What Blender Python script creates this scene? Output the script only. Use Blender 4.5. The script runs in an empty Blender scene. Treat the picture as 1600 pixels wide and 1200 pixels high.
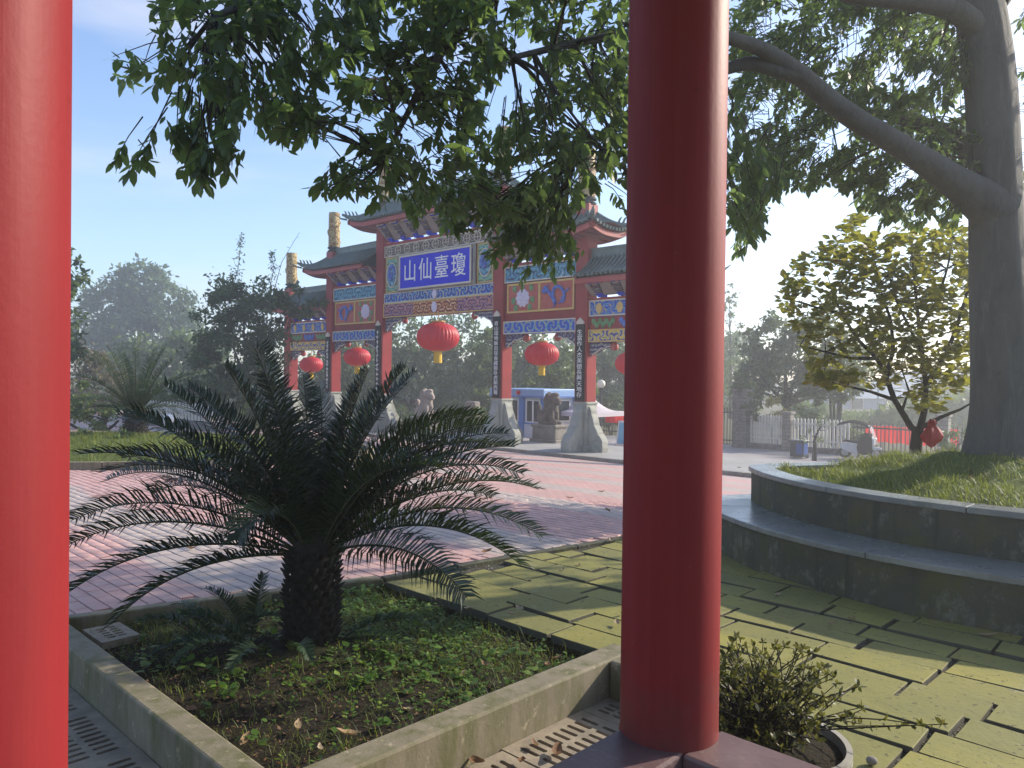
import bpy, bmesh, math, random
import numpy as np
from mathutils import Matrix, Vector, Euler

rad = math.radians
SC = bpy.context.scene
COL = SC.collection
rng = np.random.default_rng(7)
random.seed(7)

# ------------------------------------------------------------------ camera
CAMZ = 1.6
FPX = 1202.0
cam_d = bpy.data.cameras.new('camera')
cam_d.sensor_width = 36.0
cam_d.lens = FPX / 1600.0 * 36.0
cam_d.clip_start = 0.05
cam_d.clip_end = 3000.0
cam = bpy.data.objects.new('camera', cam_d)
COL.objects.link(cam)
CAMR = (Euler((rad(90 - 0.57), 0, 0)).to_matrix() @ Matrix.Rotation(rad(0.676), 3, 'Z'))
cam.matrix_world = Matrix.Translation((0, 0, CAMZ)) @ CAMR.to_4x4()
SC.camera = cam

# ------------------------------------------------------------------ world, sun, exposure
SUN_AZ, SUN_EL = 66.0, 27.0           # azimuth clockwise from the view axis
world = bpy.data.worlds.new('World')
SC.world = world
world.use_nodes = True
wn, wl = world.node_tree.nodes, world.node_tree.links
wn.clear()
wo = wn.new('ShaderNodeOutputWorld')
wb = wn.new('ShaderNodeBackground')
sky = wn.new('ShaderNodeTexSky')
sky.sky_type = 'NISHITA'
sky.sun_disc = False
sky.sun_elevation = rad(SUN_EL)
sky.sun_rotation = rad(SUN_AZ)
sky.altitude = 300
sky.air_density = 1.0
sky.dust_density = 1.1
sky.ozone_density = 3.0
wtc = wn.new('ShaderNodeTexCoord')
wmp = wn.new('ShaderNodeMapping'); wmp.inputs['Scale'].default_value = (1.0, 1.0, 5.0)
wl.new(wtc.outputs['Generated'], wmp.inputs[0])
wnz = wn.new('ShaderNodeTexNoise'); wnz.inputs['Scale'].default_value = 2.2; wnz.inputs['Detail'].default_value = 6
wl.new(wmp.outputs[0], wnz.inputs['Vector'])
wmr = wn.new('ShaderNodeMapRange'); wmr.inputs[1].default_value = 0.48; wmr.inputs[2].default_value = 0.72; wmr.inputs[4].default_value = 0.45
wl.new(wnz.outputs['Fac'], wmr.inputs[0])
wmx = wn.new('ShaderNodeMix'); wmx.data_type = 'RGBA'; wmx.inputs[7].default_value = (3.9, 3.85, 4.1, 1)
wtn = wn.new('ShaderNodeMix'); wtn.data_type = 'RGBA'; wtn.blend_type = 'MULTIPLY'; wtn.inputs[0].default_value = 1.0; wtn.inputs[7].default_value = (1.0, 0.975, 1.0, 1)
wl.new(sky.outputs[0], wtn.inputs[6])
wl.new(wmr.outputs[0], wmx.inputs[0]); wl.new(wtn.outputs[2], wmx.inputs[6]); wl.new(wmx.outputs[2], wb.inputs[0])
wb.inputs[1].default_value = 0.15
wl.new(wb.outputs[0], wo.inputs[0])

sun_d = bpy.data.lights.new('sun', 'SUN')
sun_d.energy = 4.0
sun_d.angle = rad(0.6)
sun_d.color = (1.0, 0.90, 0.74)
sun = bpy.data.objects.new('sun', sun_d)
COL.objects.link(sun)
sdir = Vector((math.sin(rad(SUN_AZ)) * math.cos(rad(SUN_EL)), math.cos(rad(SUN_AZ)) * math.cos(rad(SUN_EL)), math.sin(rad(SUN_EL))))
sun.location = sdir * 60
sun.rotation_euler = sdir.to_track_quat('Z', 'Y').to_euler()

SC.view_settings.view_transform = 'Standard'
SC.view_settings.look = 'None'
SC.view_settings.exposure = 0.9
SC.view_settings.gamma = 1.0
SC.view_settings.use_curve_mapping = False
SC.render.engine = 'CYCLES'
SC.cycles.use_denoising = True
SC.cycles.max_bounces = 8
SC.cycles.diffuse_bounces = 4
SC.cycles.transparent_max_bounces = 8
SC.cycles.volume_bounces = 1
SC.cycles.caustics_reflective = False
SC.cycles.caustics_refractive = False
SC.cycles.sample_clamp_indirect = 6.0

# ------------------------------------------------------------------ frames and helpers
UU = np.array([-0.718, 0.696]); VV = np.array([0.696, 0.718])
RZ = math.atan2(-0.696, 0.718)            # local x = -U (right and near), local y = V (right and away)

def uv(x, y): return (x * UU[0] + y * UU[1], x * VV[0] + y * VV[1])
def xy(u, v): return (u * UU[0] + v * VV[0], u * UU[1] + v * VV[1])

def ray(px, py):
    return CAMR @ Vector(((px - 800) / FPX, -(py - 600) / FPX, -1.0))
def at_y(px, py, Y):
    d = ray(px, py); d = d * (Y / d.y)
    return Vector((d.x, d.y, CAMZ + d.z))
def at_z(px, py, z):
    d = ray(px, py); d = d * ((z - CAMZ) / d.z)
    return Vector((d.x, d.y, z))

def hgt(v):
    """height of the ground: level by the pavilion, falling towards the gate and beyond"""
    return float(np.interp(v, [-1e4, 7, 20.3, 20.31, 24, 32, 1e4], [0, 0, -1.17, -1.17, -1.17, -1.75, -1.75]))
def hxy(x, y): return hgt(uv(x, y)[1])

def tag(o, label=None, cat=None, group=None, kind=None):
    if label: o['label'] = label
    if cat: o['category'] = cat
    if group: o['group'] = group
    if kind: o['kind'] = kind
    return o

def link(o, parent=None):
    COL.objects.link(o)
    if parent is not None: o.parent = parent
    return o

def empty(name, loc=(0, 0, 0), rz=0.0):
    o = bpy.data.objects.new(name, None)
    o.empty_display_size = 0.2
    o.location = loc; o.rotation_euler = (0, 0, rz)
    return link(o)

def mesh_from(name, V, F, mat, parent=None, smooth=False, loc=None, rz=None, attr=None):
    me = bpy.data.meshes.new(name)
    V = np.asarray(V, dtype=np.float32)
    if isinstance(F, np.ndarray):
        k = F.shape[1]; m = F.shape[0]
        me.vertices.add(len(V)); me.vertices.foreach_set('co', V.ravel())
        me.loops.add(m * k); me.loops.foreach_set('vertex_index', F.astype(np.int32).ravel())
        me.polygons.add(m)
        me.polygons.foreach_set('loop_start', np.arange(0, m * k, k, dtype=np.int32))
        me.polygons.foreach_set('loop_total', np.full(m, k, dtype=np.int32))
        me.update(calc_edges=True)
    else:
        me.from_pydata([tuple(v) for v in V.tolist()], [], F)
    me.validate()
    if smooth: me.polygons.foreach_set('use_smooth', np.ones(len(me.polygons), dtype=bool))
    if attr is not None:
        a = me.attributes.new('rnd', 'FLOAT', 'POINT'); a.data.foreach_set('value', np.asarray(attr, dtype=np.float32))
    if mat is not None:
        for m_ in (mat if isinstance(mat, (list, tuple)) else [mat]): me.materials.append(m_)
    o = bpy.data.objects.new(name, me)
    if loc is not None: o.location = loc
    if rz is not None: o.rotation_euler = (0, 0, rz)
    return link(o, parent)

class MB:
    def __init__(s): s.V = []; s.F = []
    def add(s, V, F):
        n = len(s.V); s.V += [tuple(map(float, v)) for v in V]; s.F += [[i + n for i in f] for f in F]; return s
    def box(s, c, d, rz=0.0, taper=1.0, rx=0.0, ry=0.0):
        cx, cy, cz = c; hx, hy, hz = d[0] / 2, d[1] / 2, d[2] / 2
        P = []
        for z, t in ((-hz, 1.0), (hz, taper)):
            for x, y in ((-hx, -hy), (hx, -hy), (hx, hy), (-hx, hy)): P.append(Vector((x * t, y * t, z)))
        R = Euler((rx, ry, rz)).to_matrix()
        P = [R @ p + Vector(c) for p in P]
        return s.add(P, [[3, 2, 1, 0], [4, 5, 6, 7], [0, 1, 5, 4], [1, 2, 6, 5], [2, 3, 7, 6], [3, 0, 4, 7]])
    def span(s, a, b):
        return s.box([(a[i] + b[i]) / 2 for i in range(3)], [abs(b[i] - a[i]) for i in range(3)])
    def tube(s, pts, rr, n=8, cap=True):
        pts = [Vector(p) for p in pts]; m = len(pts)
        if not hasattr(rr, '__len__'): rr = [rr] * m
        V = []; F = []; up = None
        for i, p in enumerate(pts):
            t = (pts[min(i + 1, m - 1)] - pts[max(i - 1, 0)]).normalized()
            if up is None: up = Vector((0, 0, 1)) if abs(t.z) < 0.9 else Vector((1, 0, 0))
            a = (up - t * up.dot(t)).normalized(); b = t.cross(a); up = a
            for k in range(n):
                th = 2 * math.pi * k / n
                V.append(p + (a * math.cos(th) + b * math.sin(th)) * rr[i])
        for i in range(m - 1):
            for k in range(n):
                k2 = (k + 1) % n
                F.append([i * n + k, i * n + k2, (i + 1) * n + k2, (i + 1) * n + k])
        if cap:
            F.append(list(range(n))[::-1]); F.append([(m - 1) * n + k for k in range(n)])
        return s.add(V, F)
    def lathe(s, prof, n=24, c=(0, 0, 0), rib=0.0, ribn=0):
        V = []; F = []; m = len(prof)
        for r, z in prof:
            for k in range(n):
                th = 2 * math.pi * k / n
                q = r * (1 + (rib * math.cos(ribn * th) if ribn else 0))
                V.append((c[0] + q * math.cos(th), c[1] + q * math.sin(th), c[2] + z))
        for i in range(m - 1):
            for k in range(n):
                k2 = (k + 1) % n
                F.append([i * n + k, i * n + k2, (i + 1) * n + k2, (i + 1) * n + k])
        F.append(list(range(n))[::-1]); F.append([(m - 1) * n + k for k in range(n)])
        return s.add(V, F)
    def prism(s, poly, axis, a, b):
        """poly: 2D points; axis 'y': (x,z) extruded in y from a to b; 'z': (x,y) extruded in z; 'x': (y,z)"""
        n = len(poly)
        def P(p, t):
            if axis == 'y': return (p[0], t, p[1])
            if axis == 'x': return (t, p[0], p[1])
            return (p[0], p[1], t)
        V = [P(p, a) for p in poly] + [P(p, b) for p in poly]
        F = [list(range(n)), list(range(2 * n - 1, n - 1, -1))]
        for i in range(n):
            j = (i + 1) % n
            F.append([i, i + n, j + n, j])
        return s.add(V, F)
    def ball(s, c, r, nu=12, nv=8):
        if not hasattr(r, '__len__'): r = (r, r, r)
        V = []; F = []
        for i in range(1, nv):
            ph = math.pi * i / nv
            for k in range(nu):
                th = 2 * math.pi * k / nu
                V.append((c[0] + r[0] * math.sin(ph) * math.cos(th), c[1] + r[1] * math.sin(ph) * math.sin(th), c[2] + r[2] * math.cos(ph)))
        top = len(V); V.append((c[0], c[1], c[2] + r[2])); V.append((c[0], c[1], c[2] - r[2]))
        for i in range(nv - 2):
            for k in range(nu):
                k2 = (k + 1) % nu
                F.append([i * nu + k, (i + 1) * nu + k, (i + 1) * nu + k2, i * nu + k2])
        for k in range(nu):
            k2 = (k + 1) % nu
            F.append([top, k, k2]); F.append([top + 1, (nv - 2) * nu + k2, (nv - 2) * nu + k])
        return s.add(V, F)
    def build(s, name, mat, parent=None, smooth=False, loc=None, rz=None, bevel=0.0):
        o = mesh_from(name, s.V, s.F, mat, parent, smooth, loc, rz)
        bm = bmesh.new(); bm.from_mesh(o.data); bmesh.ops.recalc_face_normals(bm, faces=bm.faces); bm.to_mesh(o.data); bm.free()
        if smooth:
            try: o.data.set_sharp_from_angle(angle=rad(40))
            except Exception: pass
        if bevel:
            b = o.modifiers.new('bevel', 'BEVEL'); b.width = bevel; b.segments = 2; b.limit_method = 'ANGLE'; b.angle_limit = rad(40)
        return o

# ------------------------------------------------------------------ materials
class NT:
    """small wrapper to write node trees briefly"""
    def __init__(s, name):
        s.m = bpy.data.materials.new(name); s.m.use_nodes = True
        s.t = s.m.node_tree; s.n = s.t.nodes; s.l = s.t.links; s.n.clear()
        s.out = s.n.new('ShaderNodeOutputMaterial')
    def new(s, t, **kw):
        n = s.n.new('ShaderNode' + t)
        for k, v in kw.items(): setattr(n, k, v)
        return n
    def put(s, sock, val):
        if hasattr(val, 'links') or isinstance(val, bpy.types.NodeSocket): s.l.new(val, sock)
        elif val is not None:
            if isinstance(val, (tuple, list)) and len(val) == 3 and sock.type == 'RGBA': val = (*val, 1)
            sock.default_value = val
    def math(s, op, a, b=None, c=None):
        n = s.new('Math', operation=op)
        s.put(n.inputs[0], a)
        if b is not None: s.put(n.inputs[1], b)
        if c is not None: s.put(n.inputs[2], c)
        return n.outputs[0]
    def mix(s, f, a, b, mode='MIX'):
        n = s.new('Mix', data_type='RGBA', blend_type=mode)
        s.put(n.inputs[0], f); s.put(n.inputs[6], a); s.put(n.inputs[7], b)
        return n.outputs[2]
    def ramp(s, f, stops, interp='LINEAR'):
        n = s.new('ValToRGB'); n.color_ramp.interpolation = interp
        e = n.color_ramp.elements
        while len(e) < len(stops): e.new(0.5)
        for i, (p, c) in enumerate(stops):
            e[i].position = p; e[i].color = (*c, 1) if len(c) == 3 else c
        s.put(n.inputs[0], f)
        return n.outputs[0]
    def obj(s): return s.new('TexCoord').outputs['Object']
    def pos(s, rot=False, scale=None):
        p = s.new('NewGeometry').outputs['Position']
        if rot:
            m = s.new('Mapping'); m.inputs['Rotation'].default_value = (0, 0, -RZ)
            s.l.new(p, m.inputs[0]); p = m.outputs[0]
        return p
    def scale(s, vec, sc):
        m = s.new('Mapping'); s.l.new(vec, m.inputs[0]); m.inputs['Scale'].default_value = sc
        return m.outputs[0]
    def noise(s, vec, scale, detail=4, rough=0.55, col=False):
        n = s.new('TexNoise'); s.put(n.inputs['Vector'], vec)
        n.inputs['Scale'].default_value = scale; n.inputs['Detail'].default_value = detail; n.inputs['Roughness'].default_value = rough
        return n.outputs['Color' if col else 'Fac']
    def xyz(s, vec):
        n = s.new('SeparateXYZ'); s.l.new(vec, n.inputs[0]); return n.outputs
    def step(s, f, lo, hi):
        n = s.new('MapRange'); n.clamp = True; s.put(n.inputs[0], f)
        n.inputs[1].default_value = lo; n.inputs[2].default_value = hi; n.inputs[3].default_value = 0; n.inputs[4].default_value = 1
        return n.outputs[0]
    def bump(s, h, strength=0.3, dist=0.02):
        n = s.new('Bump'); n.inputs['Strength'].default_value = strength; n.inputs['Distance'].default_value = dist
        s.l.new(h, n.inputs['Height']); return n.outputs[0]
    def pbr(s, col, rough=0.6, bump=None, spec=0.4, metal=0.0, **kw):
        b = s.new('BsdfPrincipled')
        s.put(b.inputs['Base Color'], col); s.put(b.inputs['Roughness'], rough)
        b.inputs['Specular IOR Level'].default_value = spec; b.inputs['Metallic'].default_value = metal
        if bump is not None: s.l.new(bump, b.inputs['Normal'])
        for k, v in kw.items(): s.put(b.inputs[k], v)
        s.surf = b
        s.l.new(b.outputs[0], s.out.inputs[0]); return s.m

def m_plain(name, c1, c2=None, rough=0.6, scale=6.0, bump=0.15, bdist=0.01, spec=0.4, world=False, detail=5, metal=0.0):
    t = NT(name)
    v = t.pos() if world else t.obj()
    f = t.noise(v, scale, detail, 0.6)
    col = t.mix(t.step(f, 0.35, 0.65), c1, c2 or tuple(x * 0.75 for x in c1))
    bm = t.bump(t.noise(v, scale * 6, 4), bump, bdist) if bump else None
    return t.pbr(col, rough, bm, spec, metal)

def m_leaf(name, c1, c2, trans=(0.25, 0.35, 0.05), tf=0.3, rough=0.45, c3=None, spec=0.35):
    t = NT(name)
    a = t.new('Attribute'); a.attribute_name = 'rnd'
    stops = [(0.0, c1), (0.75, c2), (1.0, c3 or c2)]
    col = t.ramp(a.outputs['Fac'], stops)
    t.pbr(col, rough, None, spec)
    tr = t.new('BsdfTranslucent'); t.put(tr.inputs[0], t.mix(0.6, col, trans))
    mx = t.new('MixShader'); mx.inputs[0].default_value = tf
    t.l.new(t.surf.outputs[0], mx.inputs[1]); t.l.new(tr.outputs[0], mx.inputs[2]); t.l.new(mx.outputs[0], t.out.inputs[0])
    return t.m

M = {}
def mk_materials():
    # red lacquer of the pavilion columns
    t = NT('red_lacquer'); v = t.obj()
    n1 = t.noise(t.scale(v, (3, 3, 0.6)), 2.0, 5)
    n2 = t.noise(v, 60, 3)
    col = t.mix(t.step(n1, 0.35, 0.7), (0.225, 0.016, 0.019), (0.175, 0.013, 0.016))
    spots = t.step(t.noise(v, 38, 2), 0.70, 0.74)
    col = t.mix(t.math('MULTIPLY', spots, 0.5), col, (0.16, 0.012, 0.012))
    z_ = t.xyz(v)[2]
    streak = t.noise(t.scale(v, (30, 30, 0.5)), 1.0, 4, 0.6)
    col = t.mix(t.math('MULTIPLY', t.step(streak, 0.5, 0.75), 0.22), col, (0.30, 0.06, 0.055))
    grime = t.math('MULTIPLY', t.step(t.math('ADD', z_, t.math('MULTIPLY', t.noise(v, 9, 5, 0.7), 0.5)), 0.50, 0.22), 0.6)
    col = t.mix(grime, col, (0.085, 0.035, 0.030))
    ch_ = t.noise(v, 13, 6, 0.72)
    chips = t.step(t.math('SUBTRACT', ch_, t.math('MULTIPLY', t.step(z_, 0.0, 1.0), 0.07)), 0.655, 0.67)
    col = t.mix(t.math('MULTIPLY', chips, 0.65), col, (0.26, 0.15, 0.12))
    n2 = t.math('ADD', n2, t.math('MULTIPLY', streak, 1.4))
    M['lacquer'] = t.pbr(col, t.math('MULTIPLY_ADD', n1, 0.25, 0.42), t.bump(n2, 0.12, 0.004), 0.18)
    # bench plank
    t = NT('worn_red_paint'); v = t.obj()
    n = t.noise(v, 5, 6, 0.65)
    col = t.mix(t.step(n, 0.3, 0.7), (0.17, 0.105, 0.10), (0.11, 0.065, 0.068))
    col = t.mix(t.step(t.noise(v, 24, 5, 0.7), 0.60, 0.68), col, (0.20, 0.16, 0.14))
    M['bench'] = t.pbr(col, 0.42, t.bump(t.noise(v, 40, 5), 0.25, 0.006), 0.5)
    M['bench_side'] = m_plain('dark_maroon_paint', (0.06, 0.018, 0.018), (0.035, 0.014, 0.014), 0.6)
    # pink pavers
    def paver(name, brick):
        t = NT(name); p = t.pos(rot=True); x, y, z = t.xyz(p)
        w = t.math('ADD', y, t.math('MULTIPLY', t.noise(p, 0.5, 2), 0.9))
        b = t.math('PINGPONG', w, 1.15)
        f = t.step(b, 0.62, 0.80)
        pink = t.mix(t.noise(p, 7.0, 3), (0.46, 0.25, 0.22), (0.55, 0.325, 0.29))
        grey = t.mix(t.noise(p, 5.0, 3), (0.37, 0.315, 0.28), (0.44, 0.385, 0.345))
        col = t.mix(f, pink, grey)
        wv = t.new('TexVoronoi'); wv.feature = 'F1'; t.l.new(t.scale(p, (5.0, 10.0, 0.01)), wv.inputs['Vector']); wv.inputs['Scale'].default_value = 1.0
        bw = t.new('RGBToBW'); t.l.new(wv.outputs['Color'], bw.inputs[0])
        col = t.mix(0.22, col, t.mix(bw.outputs[0], (0.22, 0.13, 0.12), (0.66, 0.48, 0.45)))
        dirt = t.step(t.noise(p, 0.55, 6, 0.65), 0.46, 0.72)
        col = t.mix(t.math('MULTIPLY', dirt, 0.55), col, (0.30, 0.25, 0.225))
        moss = t.step(t.noise(p, 1.7, 5, 0.7), 0.66, 0.78)
        col = t.mix(t.math('MULTIPLY', moss, 0.3), col, (0.12, 0.12, 0.05))
        rough = t.math('MULTIPLY_ADD', t.noise(p, 3.0, 4), 0.35, 0.42)
        if brick:
            bt = t.new('TexBrick'); t.l.new(p, bt.inputs['Vector'])
            bt.inputs['Scale'].default_value = 1.0; bt.inputs['Brick Width'].default_value = 0.206; bt.inputs['Row Height'].default_value = 0.106
            bt.inputs['Mortar Size'].default_value = 0.006; bt.inputs['Mortar Smooth'].default_value = 0.3
            col = t.mix(t.math('MULTIPLY', bt.outputs['Fac'], 0.65), col, (0.11, 0.085, 0.075))
            h = t.math('MULTIPLY_ADD', bt.outputs['Fac'], -1.0, t.math('MULTIPLY', t.noise(p, 40, 3), 0.3))
            return t.pbr(col, rough, t.bump(h, 0.5, 0.006), 0.45)
        return t.pbr(col, rough, t.bump(t.noise(p, 55, 4), 0.35, 0.004), 0.45)
    M['plaza'] = paver('pink_paving_distant', True)
    M['paver'] = paver('pink_paver', False)
    M['sand'] = m_plain('joint_sand', (0.10, 0.075, 0.06), (0.06, 0.05, 0.04), 0.95, 20, 0.4, world=True)
    # mossy slabs
    t = NT('mossy_slab'); p = t.pos()
    oi = t.new('ObjectInfo').outputs['Random']
    n = t.noise(p, 1.3, 6, 0.62); n2 = t.noise(p, 9, 5, 0.7)
    col = t.mix(t.step(n, 0.35, 0.65), (0.29, 0.258, 0.055), (0.19, 0.185, 0.050))
    col = t.mix(t.math('MULTIPLY', t.step(n2, 0.52, 0.78), 0.4), col, (0.34, 0.29, 0.12))
    col = t.mix(t.math('MULTIPLY', oi, 0.45), col, (0.125, 0.13, 0.055))
    col = t.mix(t.math('MULTIPLY', t.step(t.noise(p, 4.5, 7, 0.75), 0.54, 0.70), 0.55), col, (0.115, 0.120, 0.040))
    col = t.mix(t.math('MULTIPLY', t.step(t.noise(p, 2.4, 7, 0.7), 0.58, 0.72), 0.5), col, (0.33, 0.31, 0.20))
    col = t.mix(t.step(t.noise(p, 30, 3, 0.6), 0.62, 0.68), col, (0.07, 0.066, 0.03))
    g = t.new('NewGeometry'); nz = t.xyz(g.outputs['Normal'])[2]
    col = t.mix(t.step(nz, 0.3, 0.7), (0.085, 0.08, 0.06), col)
    M['slab'] = t.pbr(col, 0.75, t.bump(t.math('ADD', t.noise(p, 26, 6, 0.7), t.math('MULTIPLY', n2, 0.6)), 0.35, 0.012), 0.35)
    t = NT('gravel_joint'); p = t.pos()
    vo = t.new('TexVoronoi'); t.put(vo.inputs['Vector'], p); vo.inputs['Scale'].default_value = 70
    col = t.mix(t.noise(p, 60, 2), (0.03, 0.028, 0.018), (0.10, 0.095, 0.07))
    M['gravel'] = t.pbr(col, 0.9, t.bump(vo.outputs['Distance'], 0.9, 0.02), 0.3)
    # concrete
    def concrete(name, a, b, moss, mf, wet=0.7):
        t = NT(name); p = t.pos()
        n = t.noise(p, 2.2, 6, 0.65)
        col = t.mix(t.step(n, 0.3, 0.7), a, b)
        st = t.noise(t.scale(p, (5, 5, 1.1)), 1.6, 6, 0.7)
        col = t.mix(t.math('MULTIPLY', t.step(st, 0.45, 0.66), mf), col, moss)
        col = t.mix(t.math('MULTIPLY', t.step(t.noise(p, 14, 5, 0.7), 0.60, 0.68), 0.6), col, tuple(min(1, x * 1.7) for x in a))
        return t.pbr(col, wet, t.bump(t.noise(p, 30, 6, 0.7), 0.35, 0.008), 0.4)
    M['curb'] = concrete('curb_concrete', (0.26, 0.22, 0.15), (0.175, 0.15, 0.10), (0.095, 0.10, 0.03), 0.85)
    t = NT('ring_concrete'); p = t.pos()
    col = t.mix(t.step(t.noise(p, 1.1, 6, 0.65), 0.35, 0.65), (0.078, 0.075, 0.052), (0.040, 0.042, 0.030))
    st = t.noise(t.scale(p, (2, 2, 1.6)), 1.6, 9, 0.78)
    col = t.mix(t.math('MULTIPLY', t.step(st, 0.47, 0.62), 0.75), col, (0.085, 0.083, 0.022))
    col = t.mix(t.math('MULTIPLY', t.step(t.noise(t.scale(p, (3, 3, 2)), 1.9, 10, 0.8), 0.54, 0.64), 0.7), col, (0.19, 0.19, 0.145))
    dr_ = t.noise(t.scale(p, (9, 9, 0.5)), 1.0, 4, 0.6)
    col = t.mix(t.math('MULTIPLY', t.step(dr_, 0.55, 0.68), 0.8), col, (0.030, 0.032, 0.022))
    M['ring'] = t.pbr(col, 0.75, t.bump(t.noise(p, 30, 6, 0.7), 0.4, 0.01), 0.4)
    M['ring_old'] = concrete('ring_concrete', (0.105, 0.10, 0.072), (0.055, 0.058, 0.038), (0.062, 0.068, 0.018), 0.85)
    t = NT('stone_cap'); p = t.pos()
    n = t.noise(p, 1.8, 6, 0.65)
    col = t.mix(t.step(n, 0.35, 0.65), (0.23, 0.24, 0.235), (0.13, 0.14, 0.135))
    col = t.mix(t.math('MULTIPLY', t.step(t.noise(p, 9, 5, 0.7), 0.5, 0.7), 0.5), col, (0.30, 0.30, 0.25))
    M['cap'] = t.pbr(col, t.math('MULTIPLY_ADD', n, 0.5, 0.04), t.bump(t.noise(p, 25, 5), 0.15, 0.005), 0.6)
    M['drain'] = m_plain('drain_cover_concrete', (0.33, 0.275, 0.20), (0.22, 0.185, 0.14), 0.85, 9, 0.5, 0.006, world=True)
    M['black'] = m_plain('deep_drain', (0.012, 0.011, 0.01), (0.008, 0.008, 0.007), 0.9)
    # soil, ground
    t = NT('soil'); p = t.pos()
    col = t.mix(t.noise(p, 9, 6, 0.7), (0.012, 0.010, 0.007), (0.055, 0.042, 0.026))
    col = t.mix(t.step(t.noise(p, 2.5, 5, 0.7), 0.55, 0.7), col, (0.03, 0.036, 0.012))
    M['soil'] = t.pbr(col, 0.95, t.bump(t.noise(p, 35, 6, 0.75), 1.0, 0.03), 0.2)
    t = NT('earth'); p = t.pos()
    col = t.mix(t.noise(p, 0.3, 6, 0.7), (0.07, 0.075, 0.035), (0.13, 0.115, 0.075))
    M['earth'] = t.pbr(col, 0.95, t.bump(t.noise(p, 6, 6, 0.75), 0.5, 0.05), 0.2)
    t = NT('lawn_ground'); p = t.pos()
    col = t.mix(t.noise(p, 3, 6, 0.7), (0.06, 0.10, 0.02), (0.12, 0.14, 0.035))
    M['lawn'] = t.pbr(col, 0.95, t.bump(t.noise(p, 20, 6, 0.75), 0.8, 0.04), 0.2)
    M['asphalt'] = m_plain('pale_concrete_road', (0.30, 0.28, 0.275), (0.24, 0.225, 0.22), 0.7, 0.8, 0.2, 0.01, world=True)
    M['platform'] = m_plain('gate_platform_stone', (0.34, 0.33, 0.31), (0.27, 0.265, 0.25), 0.7, 1.2, 0.2, 0.01, world=True)
    # plants
    M['canopy'] = m_leaf('canopy_leaf', (0.028, 0.058, 0.034), (0.062, 0.108, 0.044), (0.28, 0.42, 0.08), 0.5, 0.42, (0.14, 0.20, 0.045))
    M['bark'] = None
    t = NT('smooth_grey_bark'); p = t.pos()
    n = t.noise(t.scale(p, (2.2, 2.2, 0.8)), 2.0, 6, 0.7)
    col = t.mix(t.step(n, 0.3, 0.7), (0.105, 0.100, 0.092), (0.062, 0.060, 0.058))
    ridge = t.math('ABSOLUTE', t.math('SUBTRACT', t.noise(t.scale(p, (3.5, 3.5, 0.25)), 2.0, 2), 0.5))
    col = t.mix(t.math('MULTIPLY', t.math('SUBTRACT', 1.0, t.step(ridge, 0.0, 0.015)), 0.25), col, (0.17, 0.165, 0.15))
    col = t.mix(t.step(t.noise(p, 5, 5, 0.7), 0.58, 0.68), col, (0.07, 0.068, 0.058))
    M['bark'] = t.pbr(col, 0.85, t.bump(t.math('ADD', n, t.math('MULTIPLY', t.noise(p, 22, 5, 0.7), 0.4)), 0.6, 0.03), 0.25)
    M['twig'] = m_plain('dark_twig', (0.035, 0.028, 0.022), (0.02, 0.017, 0.014), 0.85, 8, 0.3)
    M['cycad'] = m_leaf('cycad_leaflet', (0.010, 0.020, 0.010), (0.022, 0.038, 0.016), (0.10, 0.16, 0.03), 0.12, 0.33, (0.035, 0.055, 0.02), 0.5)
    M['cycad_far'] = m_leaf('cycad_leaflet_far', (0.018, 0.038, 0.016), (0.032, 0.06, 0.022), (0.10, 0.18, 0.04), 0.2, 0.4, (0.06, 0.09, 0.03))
    M['rachis'] = m_plain('cycad_rachis', (0.035, 0.045, 0.018), (0.025, 0.03, 0.012), 0.5, 8, 0)
    M['cytrunk'] = m_plain('cycad_trunk_bark', (0.028, 0.022, 0.017), (0.014, 0.011, 0.009), 0.95, 20, 0.8, 0.02)
    M['weed'] = m_leaf('weed_leaf', (0.03, 0.07, 0.012), (0.10, 0.19, 0.025), (0.35, 0.5, 0.05), 0.35, 0.5, (0.20, 0.27, 0.04))
    M['grass'] = m_leaf('grass_blade', (0.035, 0.065, 0.014), (0.15, 0.19, 0.032), (0.42, 0.48, 0.06), 0.35, 0.55, (0.22, 0.21, 0.07))
    M['yellowleaf'] = m_leaf('yellow_green_leaf', (0.045, 0.078, 0.020), (0.115, 0.13, 0.024), (0.50, 0.48, 0.05), 0.5, 0.5, (0.15, 0.085, 0.03))
    M['shrubleaf'] = m_leaf('potted_shrub_leaf', (0.025, 0.04, 0.012), (0.075, 0.085, 0.02), (0.3, 0.3, 0.05), 0.3, 0.5, (0.13, 0.10, 0.04))
    M['deadleaf'] = m_leaf('dead_leaf', (0.16, 0.08, 0.04), (0.32, 0.22, 0.12), (0.4, 0.25, 0.1), 0.2, 0.7, (0.45, 0.36, 0.24))
    for i, (a, b, c) in enumerate([((0.040, 0.080, 0.038), (0.080, 0.140, 0.055), (0.13, 0.18, 0.07)),
                                   ((0.030, 0.060, 0.026), (0.060, 0.105, 0.038), (0.10, 0.15, 0.05)),
                                   ((0.055, 0.095, 0.030), (0.105, 0.155, 0.045), (0.16, 0.19, 0.06)),
                                   ((0.10, 0.075, 0.045), (0.15, 0.115, 0.065), (0.16, 0.14, 0.07)),
                                   ((0.22, 0.19, 0.03), (0.42, 0.33, 0.04), (0.5, 0.4, 0.08)),
                                   ((0.055, 0.095, 0.032), (0.095, 0.145, 0.045), (0.15, 0.19, 0.06))]):
        M['far%d' % i] = m_leaf('far_foliage_%s' % ['blue_green', 'dark', 'fresh', 'brown', 'yellow', 'olive'][i], a, b, (0.2, 0.28, 0.06), 0.3, 0.6, c)
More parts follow.
